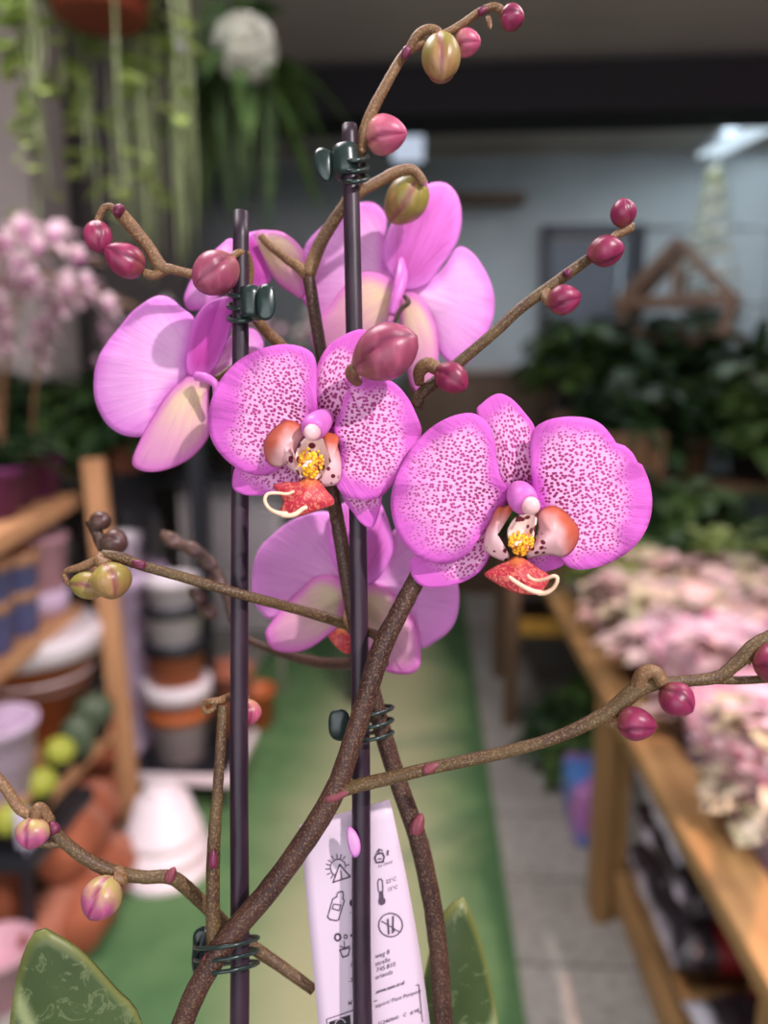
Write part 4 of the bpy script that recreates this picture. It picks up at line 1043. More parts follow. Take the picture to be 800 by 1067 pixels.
def wrapped(label, loc, s, seed, rz):
    rr = random.Random(seed)
    t = plant('wrapped_plant', label, 'plant', loc, .05, .09, M_darkpot, bush(rr, 130, .09, .17, .06, .024, .09), M_fpink2 if seed % 2 else M_fpink, 'wrapped pink plants', rz, s)
    bm = bmesh.new()
    for m in range(42):
        a = rr.uniform(0, 2 * PI); q = rr.random() ** .5 * .11
        b = Vector((q * math.cos(a), q * math.sin(a), .15 + .12 * (1 - (q / .12) ** 2) + rr.uniform(-.02, .02)))
        for k in range(5):
            aa = 2 * PI * k / 5 + rr.random()
            leaf(bm, b, Vector((math.cos(aa), math.sin(aa), .5)), .028, .011, .3, .2, 3)
    obj('blossoms', bm, M_bpink, t)
    bm = bmesh.new(); rows = []
    for z, r in ((.0, .05), (.08, .062), (.16, .10), (.25, .145)):
        rows.append([bm.verts.new((r * (1 + .07 * math.sin(7 * i * 2 * PI / 42 + z * 9)) * math.cos(2 * PI * i / 42), r * (1 + .07 * math.sin(7 * i * 2 * PI / 42 + z * 9)) * math.sin(2 * PI * i / 42), z + (.012 * math.sin(5 * i) if z > .2 else 0) + .001)) for i in range(42)])
    for a, b in zip(rows, rows[1:]):
        for i in range(42): bm.faces.new((a[i], a[(i + 1) % 42], b[(i + 1) % 42], b[i]))
    obj('sleeve', bm, M_sleeve, t)
    return t
wrapped('pale pink plant in a clear sleeve with pink stripes, nearest of the wrapped plants', (.545, 1.10, TZ - .05), 1.0, 61, .4)
wrapped('wrapped pale pink plant second along the table edge, behind the nearest one', (.575, 1.40, TZ - .05), 1.05, 62, 1.9)
wrapped('wrapped pale pink plant away from the aisle, at the right edge', (.80, 1.24, TZ - .05), 1.05, 63, 3.2)
wrapped('wrapped pale pink plant farthest back at the right edge', (.86, 1.50, TZ - .05), 1.0, 64, 4.4)
wrapped('wrapped pale pink plant at the right, partly cut by the frame', (.80, .98, TZ - .05), 1.0, 65, 5)

# ---- green plants on steps at the rear right
stp = empty('plant_staging', (1.55, 3.6, 0)); tag(stp, 'dark wooden stepped staging carrying green plants at the back right', 'plant staging')
steps = [(2.95, .60, 1.30), (3.42, .88, .72), (3.95, 1.16, .60)]
for (y, z, x0) in steps:
    bm = bmesh.new(); box(bm, ((x0 + 3.0) / 2, y, z - .02), (3.0 - x0, .42, .04), bev=.004); obj('step_board', bm, M_oldw, stp, False)
    for x in (x0 + .06, 2.94):
        bm = bmesh.new(); box(bm, (x, y, (z - .04) / 2), (.06, .36, z - .04)); obj('trestle', bm, M_oldw, stp, False)
greens = []
for k in range(3):
    rr = random.Random(80 + k)
    greens.append(plant('green_foliage_plant', 'x', 'plant', (0, -9, 0), .085, .15, [M_redpot, M_darkpot, M_terra2][k], bush(rr, 210, .20, .30, .15, .05, .13, .5), [M_fdark, M_fmid, M_fdark][k], 'green plants on the staging'))
for k in range(2):
    rr = random.Random(90 + k)
    greens.append(plant('strap_leaved_plant', 'x', 'plant', (0, -9, 0), .085, .15, [M_darkpot, M_oldw][k], straps(rr, 34, .46, .028, .13), [M_fmid, M_fdark][k], 'green plants on the staging'))
i = 0; rr = random.Random(9)
for (y, z, x0) in steps:
    x = x0 + .16
    while x < 2.85:
        k = [0, 3, 1, 2, 0, 4, 1][(i + int(y * 10)) % 7]
        put(greens, k, (x, y + rr.uniform(-.05, .05), z), rr.uniform(0, 6), rr.uniform(1.0, 1.3),
            'strap leaved green plant among bushier ones on the staging' if k > 2 else 'bushy green plant standing among others on the staging', 'green plants on the staging'); i += 1
        x += .29
for x, y, k, s in ((.47, 2.95, 1, .75), (.78, 3.0, 0, .8), (1.02, 2.9, 1, .75)):
    put(greens, k, (x, y, .615), x * 7, s, 'green plant on the old rack past the pine table, %s' % ('at its aisle end' if x < .5 else 'in its middle' if x < .9 else 'at its inner end'), 'green plants on the old rack')
for x, y, k, s in ((.46, 2.45, 0, .5), (.62, 2.60, 1, .55), (.50, 2.30, 1, .45)):
    put(greens, k, (x, y, 0), x * 9, s, 'small dark green plant on the floor under the far end of the pine table', 'green plants on the floor')
# basket-like wooden planter
def planter(label, c, s):
    t = empty('wooden_planter', c, None, False); tag(t, label, 'planter')
    w, d, h = s
    for y, nm in ((-d / 2, 'front_boards'), (d / 2, 'back_boards')):
        bm = bmesh.new()
        for k in range(5): box(bm, (-w / 2 + w * (k + .5) / 5, y, h / 2), (w / 5 - .008, .018, h), bev=.003)
        obj(nm, bm, M_orangew, t, False)
    for x in (-w / 2, w / 2):
        bm = bmesh.new(); box(bm, (x, 0, h / 2), (.018, d, h), bev=.003); obj('side_boards', bm, M_orangew, t, False)
    bm = bmesh.new(); box(bm, (0, 0, h - .03), (w - .03, d - .03, .02)); obj('soil', bm, M_soil, t, False)
    return t
p = at_y(640, 470, 3.24); 
planter('brown wooden planter box among the green plants behind the right flower', (p.x, 3.18, .88), (.34, .13, .22))
# arched plant shelter
def shelter(c, s=1.0):
    t = empty('wooden_house_frame', c, None, False); tag(t, 'small brown wooden house frame with a pitched roof, standing among the plants at the back', 'house frame')
    w, d, h, r = .50, .26, .16, .24
    for y in (-d / 2, d / 2):
        bm = bmesh.new(); bar(bm, (-w / 2, y, h - .02), (0, y, h + r), .022, .042); bar(bm, (w / 2, y, h - .02), (0, y, h + r), .022, .042); obj('rafters', bm, M_orangew, t, False)
        for x in (-w / 2 + .03, w / 2 - .03):
            bm = bmesh.new(); box(bm, (x, y, h / 2), (.035, .03, h)); obj('post', bm, M_orangew, t, False)
        bm = bmesh.new(); box(bm, (0, y, h), (w, .02, .035)); box(bm, (0, y, .02), (w - .03, .02, .04)); box(bm, (0, y, h + r * .35), (.03, .018, r * .66)); obj('cross_rail', bm, M_orangew, t, False)
    bm = bmesh.new(); box(bm, (0, 0, h + r), (.03, d + .06, .03)); obj('ridge', bm, M_orangew, t, False)
    bm = bmesh.new()
    bar(bm, (-w / 2 * .98, 0, h), (-.01, 0, h + r - .008), d * .55, .012); obj('roof_panel', bm, M_orangew, t, False)
    t.scale = (s, s, s); t.rotation_euler = (0, 0, -.45)
    return t
p = at_y(704, 352, 3.98)
hs = empty('plant_pedestal', (p.x, 3.98, 1.16), None, False); tag(hs, 'dark wooden riser under the house frame, on the top staging step', 'riser')
hh = p.z - 1.16
bm = bmesh.new(); box(bm, (0, 0, hh / 2 - .02), (.2, .2, hh - .04)); obj('column', bm, M_oldw, hs, False)
bm = bmesh.new(); box(bm, (0, 0, hh - .02), (.56, .34, .04), bev=.004); obj('top', bm, M_oldw, hs, False)
shelter((p.x, 3.98, p.z), 1.12)
# wire rack and light cone
wr = empty('wire_rack', (2.0, 4.55, 0)); tag(wr, 'thin grey wire display rack against the back wall at the right', 'rack')
zt = at_y(700, 238, 4.5).z
xl, xr_ = at_y(648, 238, 4.5).x, 3.0
for x in (xl, xl + .42, xl + .84, xr_):
    bm = bmesh.new(); sweep(bm, [(x, 4.5, 0), (x, 4.5, zt)], .011, 8); obj('upright', bm, M_greymetal, wr)
for z in (zt, zt - .42, zt - .84):
    bm = bmesh.new(); sweep(bm, [(xl, 4.5, z), (xr_, 4.5, z)], .011, 8); obj('rail', bm, M_greymetal, wr)
rr = random.Random(77)
p = at_y(742, 228, 4.35)
cn = empty('cone_ornament', (p.x, 4.35, p.z - .50)); tag(cn, 'sparkling pale cone shaped wire tree standing on a rack at the back right', 'ornament')
M_wire = plain('frosted_wire', (236, 240, 226), .3, .1, 60)
M_tinsel = plain('pale_tinsel', (226, 230, 200), .35, .3, 60)
b0 = Vector((p.x, 4.35, p.z - .50))
bm = bmesh.new()
sp = [b0 + Vector((.19 * (1 - u / 72) * math.cos(u * .62), .19 * (1 - u / 72) * math.sin(u * .62), .78 * u / 70)) for u in range(70)]
sweep(bm, sp, .011, 6, 0, 0, 2); obj('wire_spiral', bm, M_wire, cn)
bm = bmesh.new()
for m in range(420):
    u = rr.random() * 68; a = rr.uniform(0, 6.28); r = .165 * (1 - u / 70)
    leaf(bm, b0 + Vector((r * math.cos(a), r * math.sin(a), .78 * u / 70)), Vector((math.cos(a), math.sin(a), .6)), .05, .012, .2)
obj('tinsel', bm, M_tinsel, cn, kind='stuff')
bm = bmesh.new(); lathe(bm, [(.12, -.02), (.12, 0), (.02, .004), (.01, .02), (.008, .78)], 16, b0); obj('stem', bm, M_greymetal, cn)
tw = empty('ornament_stand', (p.x, 4.35, 0)); tag(tw, 'slim grey stand under the sparkling cone ornament', 'stand')
bm = bmesh.new(); sweep(bm, [(p.x, 4.35, .02), (p.x, 4.35, b0.z - .03)], .014, 10); obj('pole', bm, M_greymetal, tw)
bm = bmesh.new(); lathe(bm, [(.16, 0), (.16, .02), (.02, .03)], 24, (p.x, 4.35, 0)); obj('base', bm, M_greymetal, tw)
bm = bmesh.new(); lathe(bm, [(.02, -.045), (.14, -.035), (.14, -.022), (.02, -.021)], 24, b0); obj('plate', bm, M_greymetal, tw)

# ---- left: ladder shelf with pots
sh = empty('ladder_shelf', (-1.1, 1.9, 0)); tag(sh, 'wooden ladder shelf with slanting boards full of pots at the left', 'shelf')
U = at_z(139, 868, 0); V = at_y(97, 478, U.y + .02)
bm = bmesh.new(); bar(bm, U, V, .055, .035, .003, up=Vector((0, 1, 0))); obj('upright', bm, M_shelfz, sh, False)
bm = bmesh.new(); bar(bm, U + Vector((-.42, .08, 0)), V + Vector((-.34, .08, .2)), .055, .035, .003, up=Vector((0, 1, 0))); obj('upright', bm, M_shelfz, sh, False)
bm = bmesh.new(); bar(bm, U + Vector((.0, -1.0, 0)), V + Vector((.0, -1.0, 0)), .055, .035, .003, up=Vector((0, 1, 0))); obj('upright', bm, M_shelfz, sh, False)
def board(z, A, B, w):
    A, B = Vector((A[0], A[1], z)), Vector((B[0], B[1], z))
    d = (B - A).normalized(); n = Vector((0, 0, 1)).cross(d); n = n if n.x < 0 else -n
    off = n * w / 2 
    bm = bmesh.new(); bar(bm, A + off - Vector((0, 0, .02)), B + off - Vector((0, 0, .02)), w, .038, .003); obj('shelf_board', bm, M_shelfw, sh, False)
    return A, d, n
z1 = .995; A1 = at_z(84, 513, z1); B1 = at_z(-40, 578, z1)
z2 = .675; A2 = at_z(86, 628, z2); B2 = at_z(-50, 733, z2)
z3 = .34; A3 = at_z(118, 757, z3); B3 = at_z(40, 838, z3)
S1 = board(z1, A1, B1, .36); S2 = board(z2, A2, B2, .38); S3 = board(z3, A3, B3, .40)
def on(S, t, o, z): return (S[0] + S[1] * t + S[2] * o).to_tuple()[:2] + (z,)
# top board: purple wrapped pots with orchids
def orchid_spray(label, loc, seed, lean, pw=None, wrapm=None, nst=3, bm_mat=None, rise=.42, s=1):
    rr = random.Random(seed)
    t = empty('moth_orchid', loc, None, False); tag(t, label, 'orchid', 'pale orchids at the left'); t.scale = (s, s, s)
    obj('pot', potmesh(.085, .12), wrapm or M_purplewrap, t)
    obj('leaves', straps(rr, 8, .26, .042, .11, 1.3, .7), M_fdark, t)
    for k in range(nst):
        a = lean + rr.uniform(-.9, .9); sp = rr.uniform(.10, .2)
        P = [Vector((0, 0, .11)), Vector((sp * .3 * math.cos(a), sp * .3 * math.sin(a), .11 + rise * .6)), Vector((sp * .9 * math.cos(a), sp * .9 * math.sin(a), .11 + rise)), Vector((sp * 2 * math.cos(a), sp * 2 * math.sin(a), .05 + rise))]
        b = bmesh.new(); sweep(b, P, [.004, .0035, .003, .002], 6, 0, 0, 5); st_ = obj('flower_spike', b, M_branch, t)
        cm = catmull([tuple(p) for p in P], 8)
        for m in range(6):
            c = Vector(cm[int(9 + m * 2.6)]) + Vector((rr.uniform(-.03, .03), rr.uniform(-.05, .0), rr.uniform(-.03, .02)))
            q = bmesh.new(); f = Vector((rr.uniform(-.4, .6), -1, rr.uniform(-.2, .2))).normalized(); s1 = f.cross(Vector((0, 0, 1))).normalized(); u1 = s1.cross(f)
            for w5 in range(5):
                an = PI / 2 + 2 * PI * w5 / 5; big = w5 in (1, 4)
                leaf(q, c, s1 * math.cos(an) + u1 * math.sin(an) + f * .15, .042 if big else .038, .022 if big else .014, .1, .1, 4)
            bl = obj('blossom', q, bm_mat or M_bpink, st_)
            q = bmesh.new(); bmesh.ops.create_uvsphere(q, u_segments=8, v_segments=6, radius=.007); bmesh.ops.translate(q, vec=c + f * .008, verts=q.verts); 
            q2 = bmesh.new(); q2.free()
            o2 = obj('blossom_centre', q, M_mauvec, st_)
    return t
orchid_spray('pale pink orchid above the purple pots, nearest the wooden upright', on(S1, .09, .10, z1), 201, 0.2, s=.95, rise=.47)
orchid_spray('pale pink orchid above the purple pots, second from the wooden upright', on(S1, .24, .12, z1), 202, -.6, s=1.0, rise=.46)
orchid_spray('pale pink orchid at the left edge of the picture above the top board', on(S1, .40, .10, z1), 203, .3, s=1.0, rise=.50)
orchid_spray('pale orchid at the back of the top board beside the wooden upright', on(S1, .02, .26, z1), 204, .6, s=1.1, rise=.44)
# second board
for k, (t_, o_, r, h, nm) in enumerate(((.08, .09, .085, .22, 0), (.255, .075, .066, .21, 1), (.40, .075, .066, .23, 1), (.55, .075, .066, .21, 1), (.33, .23, .066, .24, 1), (.12, .28, .07, .2, 2))):
    lab = ['tall pale pink pot on the middle board beside the upright', 'lavender blue pot with a tan rim, farthest of the front three on the middle board', 'lavender blue pot with a tan rim, middle of the front three',
           'lavender blue pot with a tan rim, nearest of the front three', 'lavender blue pot with a tan rim behind the front three', 'grey pot at the back of the middle board'][k]
    if nm == 1: solid_pot('blue_pot', lab, 'pot', on(S2, t_, o_, z2), r, h, M_blue, [(h - .03, h, M_tan), (h * .42, h * .56, M_tan)], 'blue pots on the middle board', taper=.86)
    else: solid_pot('glazed_pot', lab, 'pot', on(S2, t_, o_, z2), r, h, [M_pinkg, M_blue, M_offw][nm], [(.002, .07, M_lilac)] if nm == 0 else None, None, taper=.9)
# between boards: big striped pots on the third board
solid_pot('striped_pot', 'wide rust and white striped bowl under the middle board', 'pot', on(S3, .04, .20, z3), .175, .29, M_ochre, [(.24, .305, M_white), (.15, .19, M_white)], None, taper=.7, rim=.02)
solid_pot('lilac_bowl', 'pale lilac bowl with a tan foot at the left edge under the middle board', 'pot', on(S3, .42, .07, z3), .085, .22, M_lilac, [(.001, .045, M_tan)], None, taper=.7)
def cactus(label, loc, r, m, seed, potm=M_darkpot, group='cacti on the low board', tall=1.0):
    t = empty('round_cactus', loc, None, False); tag(t, label, 'cactus', group)
    obj('pot', potmesh(r * .8, r * 1.0, .008), potm, t)
    bm = bmesh.new(); rows = []
    for i in range(11):
        th = PI * (i + .3) / 11.5
        rows.append([bm.verts.new((r * math.sin(th) * (1 + .09 * math.cos(11 * 2 * PI * k / 44)) * math.cos(2 * PI * k / 44), r * math.sin(th) * (1 + .09 * math.cos(11 * 2 * PI * k / 44)) * math.sin(2 * PI * k / 44), r * 1.55 + r * tall * math.cos(th))) for k in range(44)])
    for a, b in zip(rows, rows[1:]):
        for k in range(44): bm.faces.new((a[k], b[k], b[(k + 1) % 44], a[(k + 1) % 44]))
    bm.faces.new(rows[0][::1]); bm.faces.new(rows[-1][::-1]); obj('cactus_body', bm, m, t)
    bm = bmesh.new(); rr = random.Random(seed)
    for k in range(60):
        th = rr.uniform(.1, 1.9); a = 2 * PI * rr.randint(0, 10) / 11
        n = Vector((math.sin(th) * math.cos(a), math.sin(th) * math.sin(a), math.cos(th)))
        b = Vector((0, 0, r * 1.55)) + Vector((n.x * r * 1.06, n.y * r * 1.06, n.z * r * tall))
        leaf(bm, b, n + Vector((rr.uniform(-.3, .3),) * 3), r * .22, r * .025, 0, 0, 1)
    obj('spines', bm, M_tendril, t)
    return t
cactus('grey green round cactus on the low board beside the upright', on(S3, .07, .02, z3), .05, M_cactusd, 1)
cactus('tall grey green cactus on the low board, second from the upright', on(S3, .2, .0, z3), .042, M_cactusd, 2, tall=1.5)
# crate with yellow-green cacti in front
fz = .30
cr = at_z(30, 868, fz); cr.x -= .065
ctr2 = empty('cactus_tray', (cr.x, cr.y, 0), None, False); tag(ctr2, 'black tray on short legs holding yellow green cacti at the lower left', 'tray')
bm = bmesh.new(); box(bm, (-.06, .06, fz - .022), (.36, .30, .036), bev=.006); obj('tray', bm, M_black, ctr2, False)
for x in (-.21, .09):
    for y in (-.06, .18):
        bm = bmesh.new(); box(bm, (x, y, (fz - .04) / 2), (.02, .02, fz - .04)); obj('leg', bm, M_black, ctr2, False)
labs = ['front yellow green ball cactus nearest the white tag', 'yellow green ball cactus behind the front one nearest the white tag', 'yellow green ball cactus in the rear row beside the purple plant', 'yellow green ball cactus at the left edge, front row', 'yellow green ball cactus at the left edge, middle row', 'yellow green ball cactus at the left edge, rear row']
for k, (x, y) in enumerate(((.045, -.03), (.06, .07), (.06, .165), (-.12, -.03), (-.13, .065), (-.12, .16))):
    cactus(labs[k], (cr.x + x, cr.y + y, fz - .004 + .06 * (k % 3 > 0) * (k % 3) * .5), .036, M_cactus, 30 + k, M_darkpot, 'yellow cacti in the black tray')
pr_ = plant('purple_leaved_plant', 'purple leaved plant between the yellow green cacti', 'plant', (cr.x - .035, cr.y + .06, fz - .004), .035, .07, M_darkpot, bush(random.Random(4), 60, .035, .13, .06, .018, .07), M_fpurple)
tg = empty('price_tag', (cr.x + .10, cr.y - .075, 0), None, False); tag(tg, 'blank white plastic tag standing at the corner of the cactus tray', 'tag')
bm = bmesh.new(); box(bm, (0, 0, fz + .06), (.035, .006, .09), bev=.003); obj('plate', bm, M_whitetag, tg)
bm = bmesh.new(); box(bm, (0, 0.005, fz + .03), (.008, .005, .07)); obj('pin', bm, M_whitetag, tg)

# terracotta heap at the lower left
def lying(label, loc, r, h, rz, m, tilt=PI / 2, group='terracotta pots heaped on the floor'):
    t = empty('terracotta_pot', loc, None, False); tag(t, label, 'pot', group)
    bm = potmesh(r, h, r * .3, .62); bmesh.ops.rotate(bm, cent=(0, 0, 0), matrix=Matrix.Rotation(tilt, 3, 'X'), verts=bm.verts)
    zmin = min(v.co.z for v in bm.verts); bmesh.ops.translate(bm, vec=(0, 0, -zmin), verts=bm.verts)
    obj('pot_body', bm, m, t); t.rotation_euler = (0, 0, rz); return t
for k, (x, y, z, rz, n_st) in enumerate(((84, 1010, 0, .35, 5), (38, 1020, 0, -.15, 5), (66, 985, .125, .15, 4), (128, 935, 0, 1.2, 3), (6, 985, 0, .6, 4))):
    q = at_z(x, y, 0)
    nm = ['nested row nearest the green carpet', 'nested row beside the one nearest the carpet', 'nested row lying on top', 'short nested row beside the white pots', 'nested row at the left edge'][k]
    for j in range(n_st):
        pos = ['front', 'second', 'third', 'fourth', 'rearmost'][j]
        lying('terracotta pot, %s of the %s' % (pos, nm), (q.x - .052 * j * math.sin(rz), q.y + .052 * j * math.cos(rz), z), .072 - .002 * (k % 3), .125, rz, [M_terra, M_terra2][(k + j) % 2], -PI / 2)
q = at_z(100, 866, 0)
for j in range(3): lying('large terracotta pot, %s of the upright stack behind the shelf upright' % ['lowest', 'middle', 'topmost'][j], (q.x, q.y + .05, .085 * j), .10, .19, j, M_terra, 0, 'large terracotta stack')
q = at_z(-6, 1062, 0)
for k, (x, y) in enumerate(((4, 1040), )):
    q = at_z(x, y, 0); solid_pot('pink_pot', 'dusty pink pot standing on the floor at the lower left edge', 'pot', (q.x, q.y, 0), .07, .13, M_pinkg)

# striped pot stack by the aisle
q = at_z(180, 842, 0)
tr = empty('plant_trolley', (q.x, q.y + .12, 0), None, False); tag(tr, 'low black and white trolley board under the striped pot stack', 'trolley')
bm = bmesh.new(); box(bm, (0.02, 0, .10), (.34, .30, .03), bev=.006); obj('deck', bm, M_black, tr, False)
bm = bmesh.new(); box(bm, (0.02, -.155, .118), (.35, .02, .03), bev=.004); box(bm, (.195, 0, .118), (.02, .32, .03), bev=.004); obj('rim', bm, M_white, tr, False)
for x in (-.11, .15):
    for y in (-.11, .11):
        bm = bmesh.new(); sweep(bm, [(x, y, .025), (x, y, .085)], .012, 8); w_ = obj('caster_fork', bm, M_black, tr)
        bm = bmesh.new(); sweep(bm, [(x - .012, y, .026), (x + .012, y, .026)], .026, 16); obj('caster_wheel', bm, M_black, tr)
bx, by = q.x - .01, q.y + .12
zz = .1155
for k, (r, h, step, m, bands, lab) in enumerate((
    (.095, .17, .105, M_offw, [(.135, .172, M_ochre)], 'pale grey pot with a rust rim, lowest of the striped stack on the trolley'),
    (.100, .15, .075, M_ochre, [(.10, .155, M_white)], 'rust pot with a wide white rim, second from below in the striped stack'),
    (.092, .21, .185, M_ochre, [(.178, .213, M_black)], 'tall rust pot with a black rim, middle of the striped stack'),
    (.090, .14, .10, M_white, [(.115, .143, M_black)], 'white pot with a black rim, second from the top of the striped stack'),
    (.080, .13, .0, M_white, None, 'plain white pot on top of the striped stack'))):
    solid_pot('stacked_pot', lab, 'pot', (bx, by, zz), r, h, m, bands, 'striped pot stack', taper=.84)
    zz += step
# white pots upside down on the floor
q = at_z(173, 905, 0)
zz = 0
for k, (r, h, st_) in enumerate(((.118, .15, .05), (.108, .14, .045), (.095, .12, .05), (.06, .09, 0))):
    solid_pot('white_pot', 'white pot turned upside down beside the green carpet, %s of its stack' % ['lowest', 'second from below', 'third from below', 'topmost and smallest'][k], 'pot', (q.x, q.y, zz), r, h, M_white, None, 'white upside down stack', taper=.72, upside=True, rim=.02)
    zz += st_ + (0 if k < 2 else .012) 
# more pots behind, seen between post and shelf
for k, (x, y, r, h, m, lab) in enumerate(((232, 790, .09, .30, M_terra2, 'tall terracotta pot behind the black post'), (262, 770, .07, .16, M_ochre, 'rust pot on the carpet edge behind the left stake'))):
    q = at_z(x, y, 0); solid_pot('floor_pot', lab, 'pot', (q.x, q.y + .1, 0), r, h, m, None)
# black post
q = at_z(219, 800, 0)
po = empty('black_post', (q.x, q.y, 0), None, False); tag(po, 'black metal display post rising beside the striped pot stack', 'post')
bm = bmesh.new(); box(bm, (0, 0, .78), (.05, .05, 1.53)); obj('pole', bm, M_black, po, False)
bm = bmesh.new(); box(bm, (0, 0, .01), (.16, .16, .02), bev=.004); obj('foot', bm, M_black, po, False)
bm = bmesh.new(); box(bm, (0, 0, 1.55), (.06, .06, .02), bev=.004); obj('cap', bm, M_black, po, False)
# white mesh panel behind post
q = at_z(245, 745, 0)
pn = empty('mesh_panel', (q.x - .05, q.y + .2, 0), None, False); tag(pn, 'white wire mesh panel standing behind the black post and left stake', 'mesh panel')
bm = bmesh.new()
for i in range(15): sweep(bm, [(-.2 + i * .4 / 14, 0, .3), (-.2 + i * .4 / 14, 0, 1.15)], .004, 5)
for i in range(30): sweep(bm, [(-.2, .005, .3 + i * .85 / 29), (.2, .005, .3 + i * .85 / 29)], .004, 5)
obj('wire_mesh', bm, M_white, pn)
bm = bmesh.new()
for x in (-.2, .2): sweep(bm, [(x, 0, 0), (x, 0, 1.16)], .009, 8)
obj('frame', bm, M_offw, pn)
# clear dome
t = NT('clear_glass'); p_ = t.bsdf((.95, .95, 1, 1), .03, Transmission_Weight=1.0, IOR=1.1, Alpha=.35); M_glass = p_
q = at_y(128, 560, 2.3)
gl = empty('glass_cloche', (q.x, 2.3, q.z - .1), None, False); tag(gl, 'clear glass dome over a pale pot behind the wooden upright', 'glass dome')
bm = bmesh.new()
prof = [(.12, 0), (.12, .14)] + [(.12 * math.cos(a * PI / 16), .14 + .12 * math.sin(a * PI / 16)) for a in range(1, 8)] + [(.008, .262)]
lathe(bm, prof + [(max(.002, r - .003), z - .003) for r, z in prof[::-1]], 32); obj('dome', bm, M_glass, gl)
bm = bmesh.new(); bmesh.ops.create_uvsphere(bm, u_segments=14, v_segments=10, radius=.014); bmesh.ops.translate(bm, vec=(0, 0, .274), verts=bm.verts); obj('knob', bm, M_glass, gl)
cs = empty('display_column', (q.x, 2.3, 0), None, False); tag(cs, 'pale pink column carrying the glass dome', 'pedestal')
bm = bmesh.new(); lathe(bm, [(.10, 0), (.10, .03), (.085, .06), (.085, q.z - .17), (.13, q.z - .14), (.13, q.z - .102)], 28); obj('shaft', bm, M_lilac, cs)
solid_pot('white_pot', 'small white pot under the glass dome', 'pot', (q.x, 2.3, q.z - .098), .055, .11, M_white)
# rear left plants on a dark bench
rb = empty('rear_bench', (-.80, 3.05, 0), None, False); tag(rb, 'dark bench carrying leafy plants behind the pot shelves', 'bench')
bm = bmesh.new(); box(bm, (0, 0, .93), (1.1, .5, .04), bev=.004); obj('bench_top', bm, M_black, rb, False)
for x in (-.5, .5):
    bm = bmesh.new(); box(bm, (x, 0, .455), (.05, .42, .91)); obj('trestle', bm, M_black, rb, False)
rr = random.Random(31)
k = 0
for x in (-1.08, -.94, -.80, -.66, -.50, -.34):
    for y in (2.95, 3.15):
        put(greens, [0, 2, 1, 4][k % 4], (x + rr.uniform(-.03, .03), y, .95), rr.uniform(0, 6), rr.uniform(.8, 1.0), 'leafy green plant on the dark bench behind the pot shelves', 'plants on the dark bench'); k += 1
for k, x in enumerate((-1.26, -1.02, -.78, -.55)):
    orchid_spray('pale orchid on the dark bench behind the pot shelves, %s from the left' % ['first', 'second', 'third', 'fourth'][k], (x, 2.86, .95), 300 + k, -.4, None, M_darkpot, 3, [M_bpink, M_bwhite][k % 2], .46 + .05 * (k % 2), 1.0)

cb = empty('corner_bench', (-1.42, 2.52, 0), None, False); tag(cb, 'dark bench in the left corner between the pillar and the ladder shelf', 'bench')
bm = bmesh.new(); box(bm, (0, 0, .98), (.80, .34, .04), bev=.004); obj('bench_top', bm, M_black, cb, False)
for x in (-.36, .36):
    bm = bmesh.new(); box(bm, (x, 0, .48), (.05, .3, .96)); obj('trestle', bm, M_black, cb, False)
for k, x in enumerate((-1.72, -1.54, -1.36, -1.18, -1.06)):
    put(greens, [0, 2, 0, 1, 2][k], (x, 2.50 + .04 * (k % 2), 1.0), k * 1.7, .78, 'dark leafy plant on the corner bench behind the pale orchids', 'plants on the corner bench')
# ---- hanging plants
def hang(name, label, loc, potm, pr, ph):
    t = empty(name, loc, None, False); tag(t, label, 'hanging plant')
    obj('pot', potmesh(pr, ph), potm, t)
    bm = bmesh.new()
    for k in range(3):
        a = 2 * PI * k / 3 + .4
        sweep(bm, [(pr * math.cos(a), pr * math.sin(a), ph - .01), (0, 0, ph + .42)], .0025, 5)
    sweep(bm, [(0, 0, ph + .42), (0, 0, ZC - loc[2])], .0025, 5)
    obj('hanger', bm, M_greymetal, t); return t
q = at_y(104, 20, 1.75)
h1 = hang('hanging_pothos', 'trailing light green plant hanging in a red brown pot at the upper left', (q.x, 1.75, q.z), M_redpot, .13, .15)
rr = random.Random(8)
bl, bs = bmesh.new(), bmesh.new()
for k in range(20):
    a = rr.uniform(0, 2 * PI); R0 = rr.uniform(.10, .15); Ln = rr.uniform(.25, .68)
    P = [Vector((.05 * math.cos(a), .05 * math.sin(a), .14)), Vector((R0 * math.cos(a), R0 * math.sin(a), .17))]
    n_ = 7
    for i in range(1, n_ + 1):
        P.append(Vector(((R0 + .02 + rr.uniform(-.01, .01)) * math.cos(a), (R0 + .02 + rr.uniform(-.01, .01)) * math.sin(a), .15 - Ln * i / n_)))
    sweep(bs, P, .0022, 5, 0, 0, 2)
    for p in catmull([tuple(p) for p in P], 2)[3:]:
        aa = a + rr.uniform(-1.6, 1.6)
        if rr.random() < .5: leaf(bl, Vector(p), Vector((math.cos(aa), math.sin(aa), rr.uniform(-.2, .5))), rr.uniform(.05, .085), rr.uniform(.018, .03), .4, .2, 4)
for k in range(40):
    a = rr.uniform(0, 2 * PI); q_ = rr.uniform(0, .11)
    leaf(bl, Vector((q_ * math.cos(a), q_ * math.sin(a), .14)), Vector((math.cos(a), math.sin(a), rr.uniform(.2, 1))), .06, .022, .4)
obj('trailing_leaves', bl, M_flight, h1); obj('vines', bs, M_fgrass, h1)
q = at_y(162, 40, 2.0)
h2 = hang('hanging_grass', 'grassy trailing plant hanging just behind the light green one', (q.x, 2.0, q.z), M_darkpot, .07, .13)
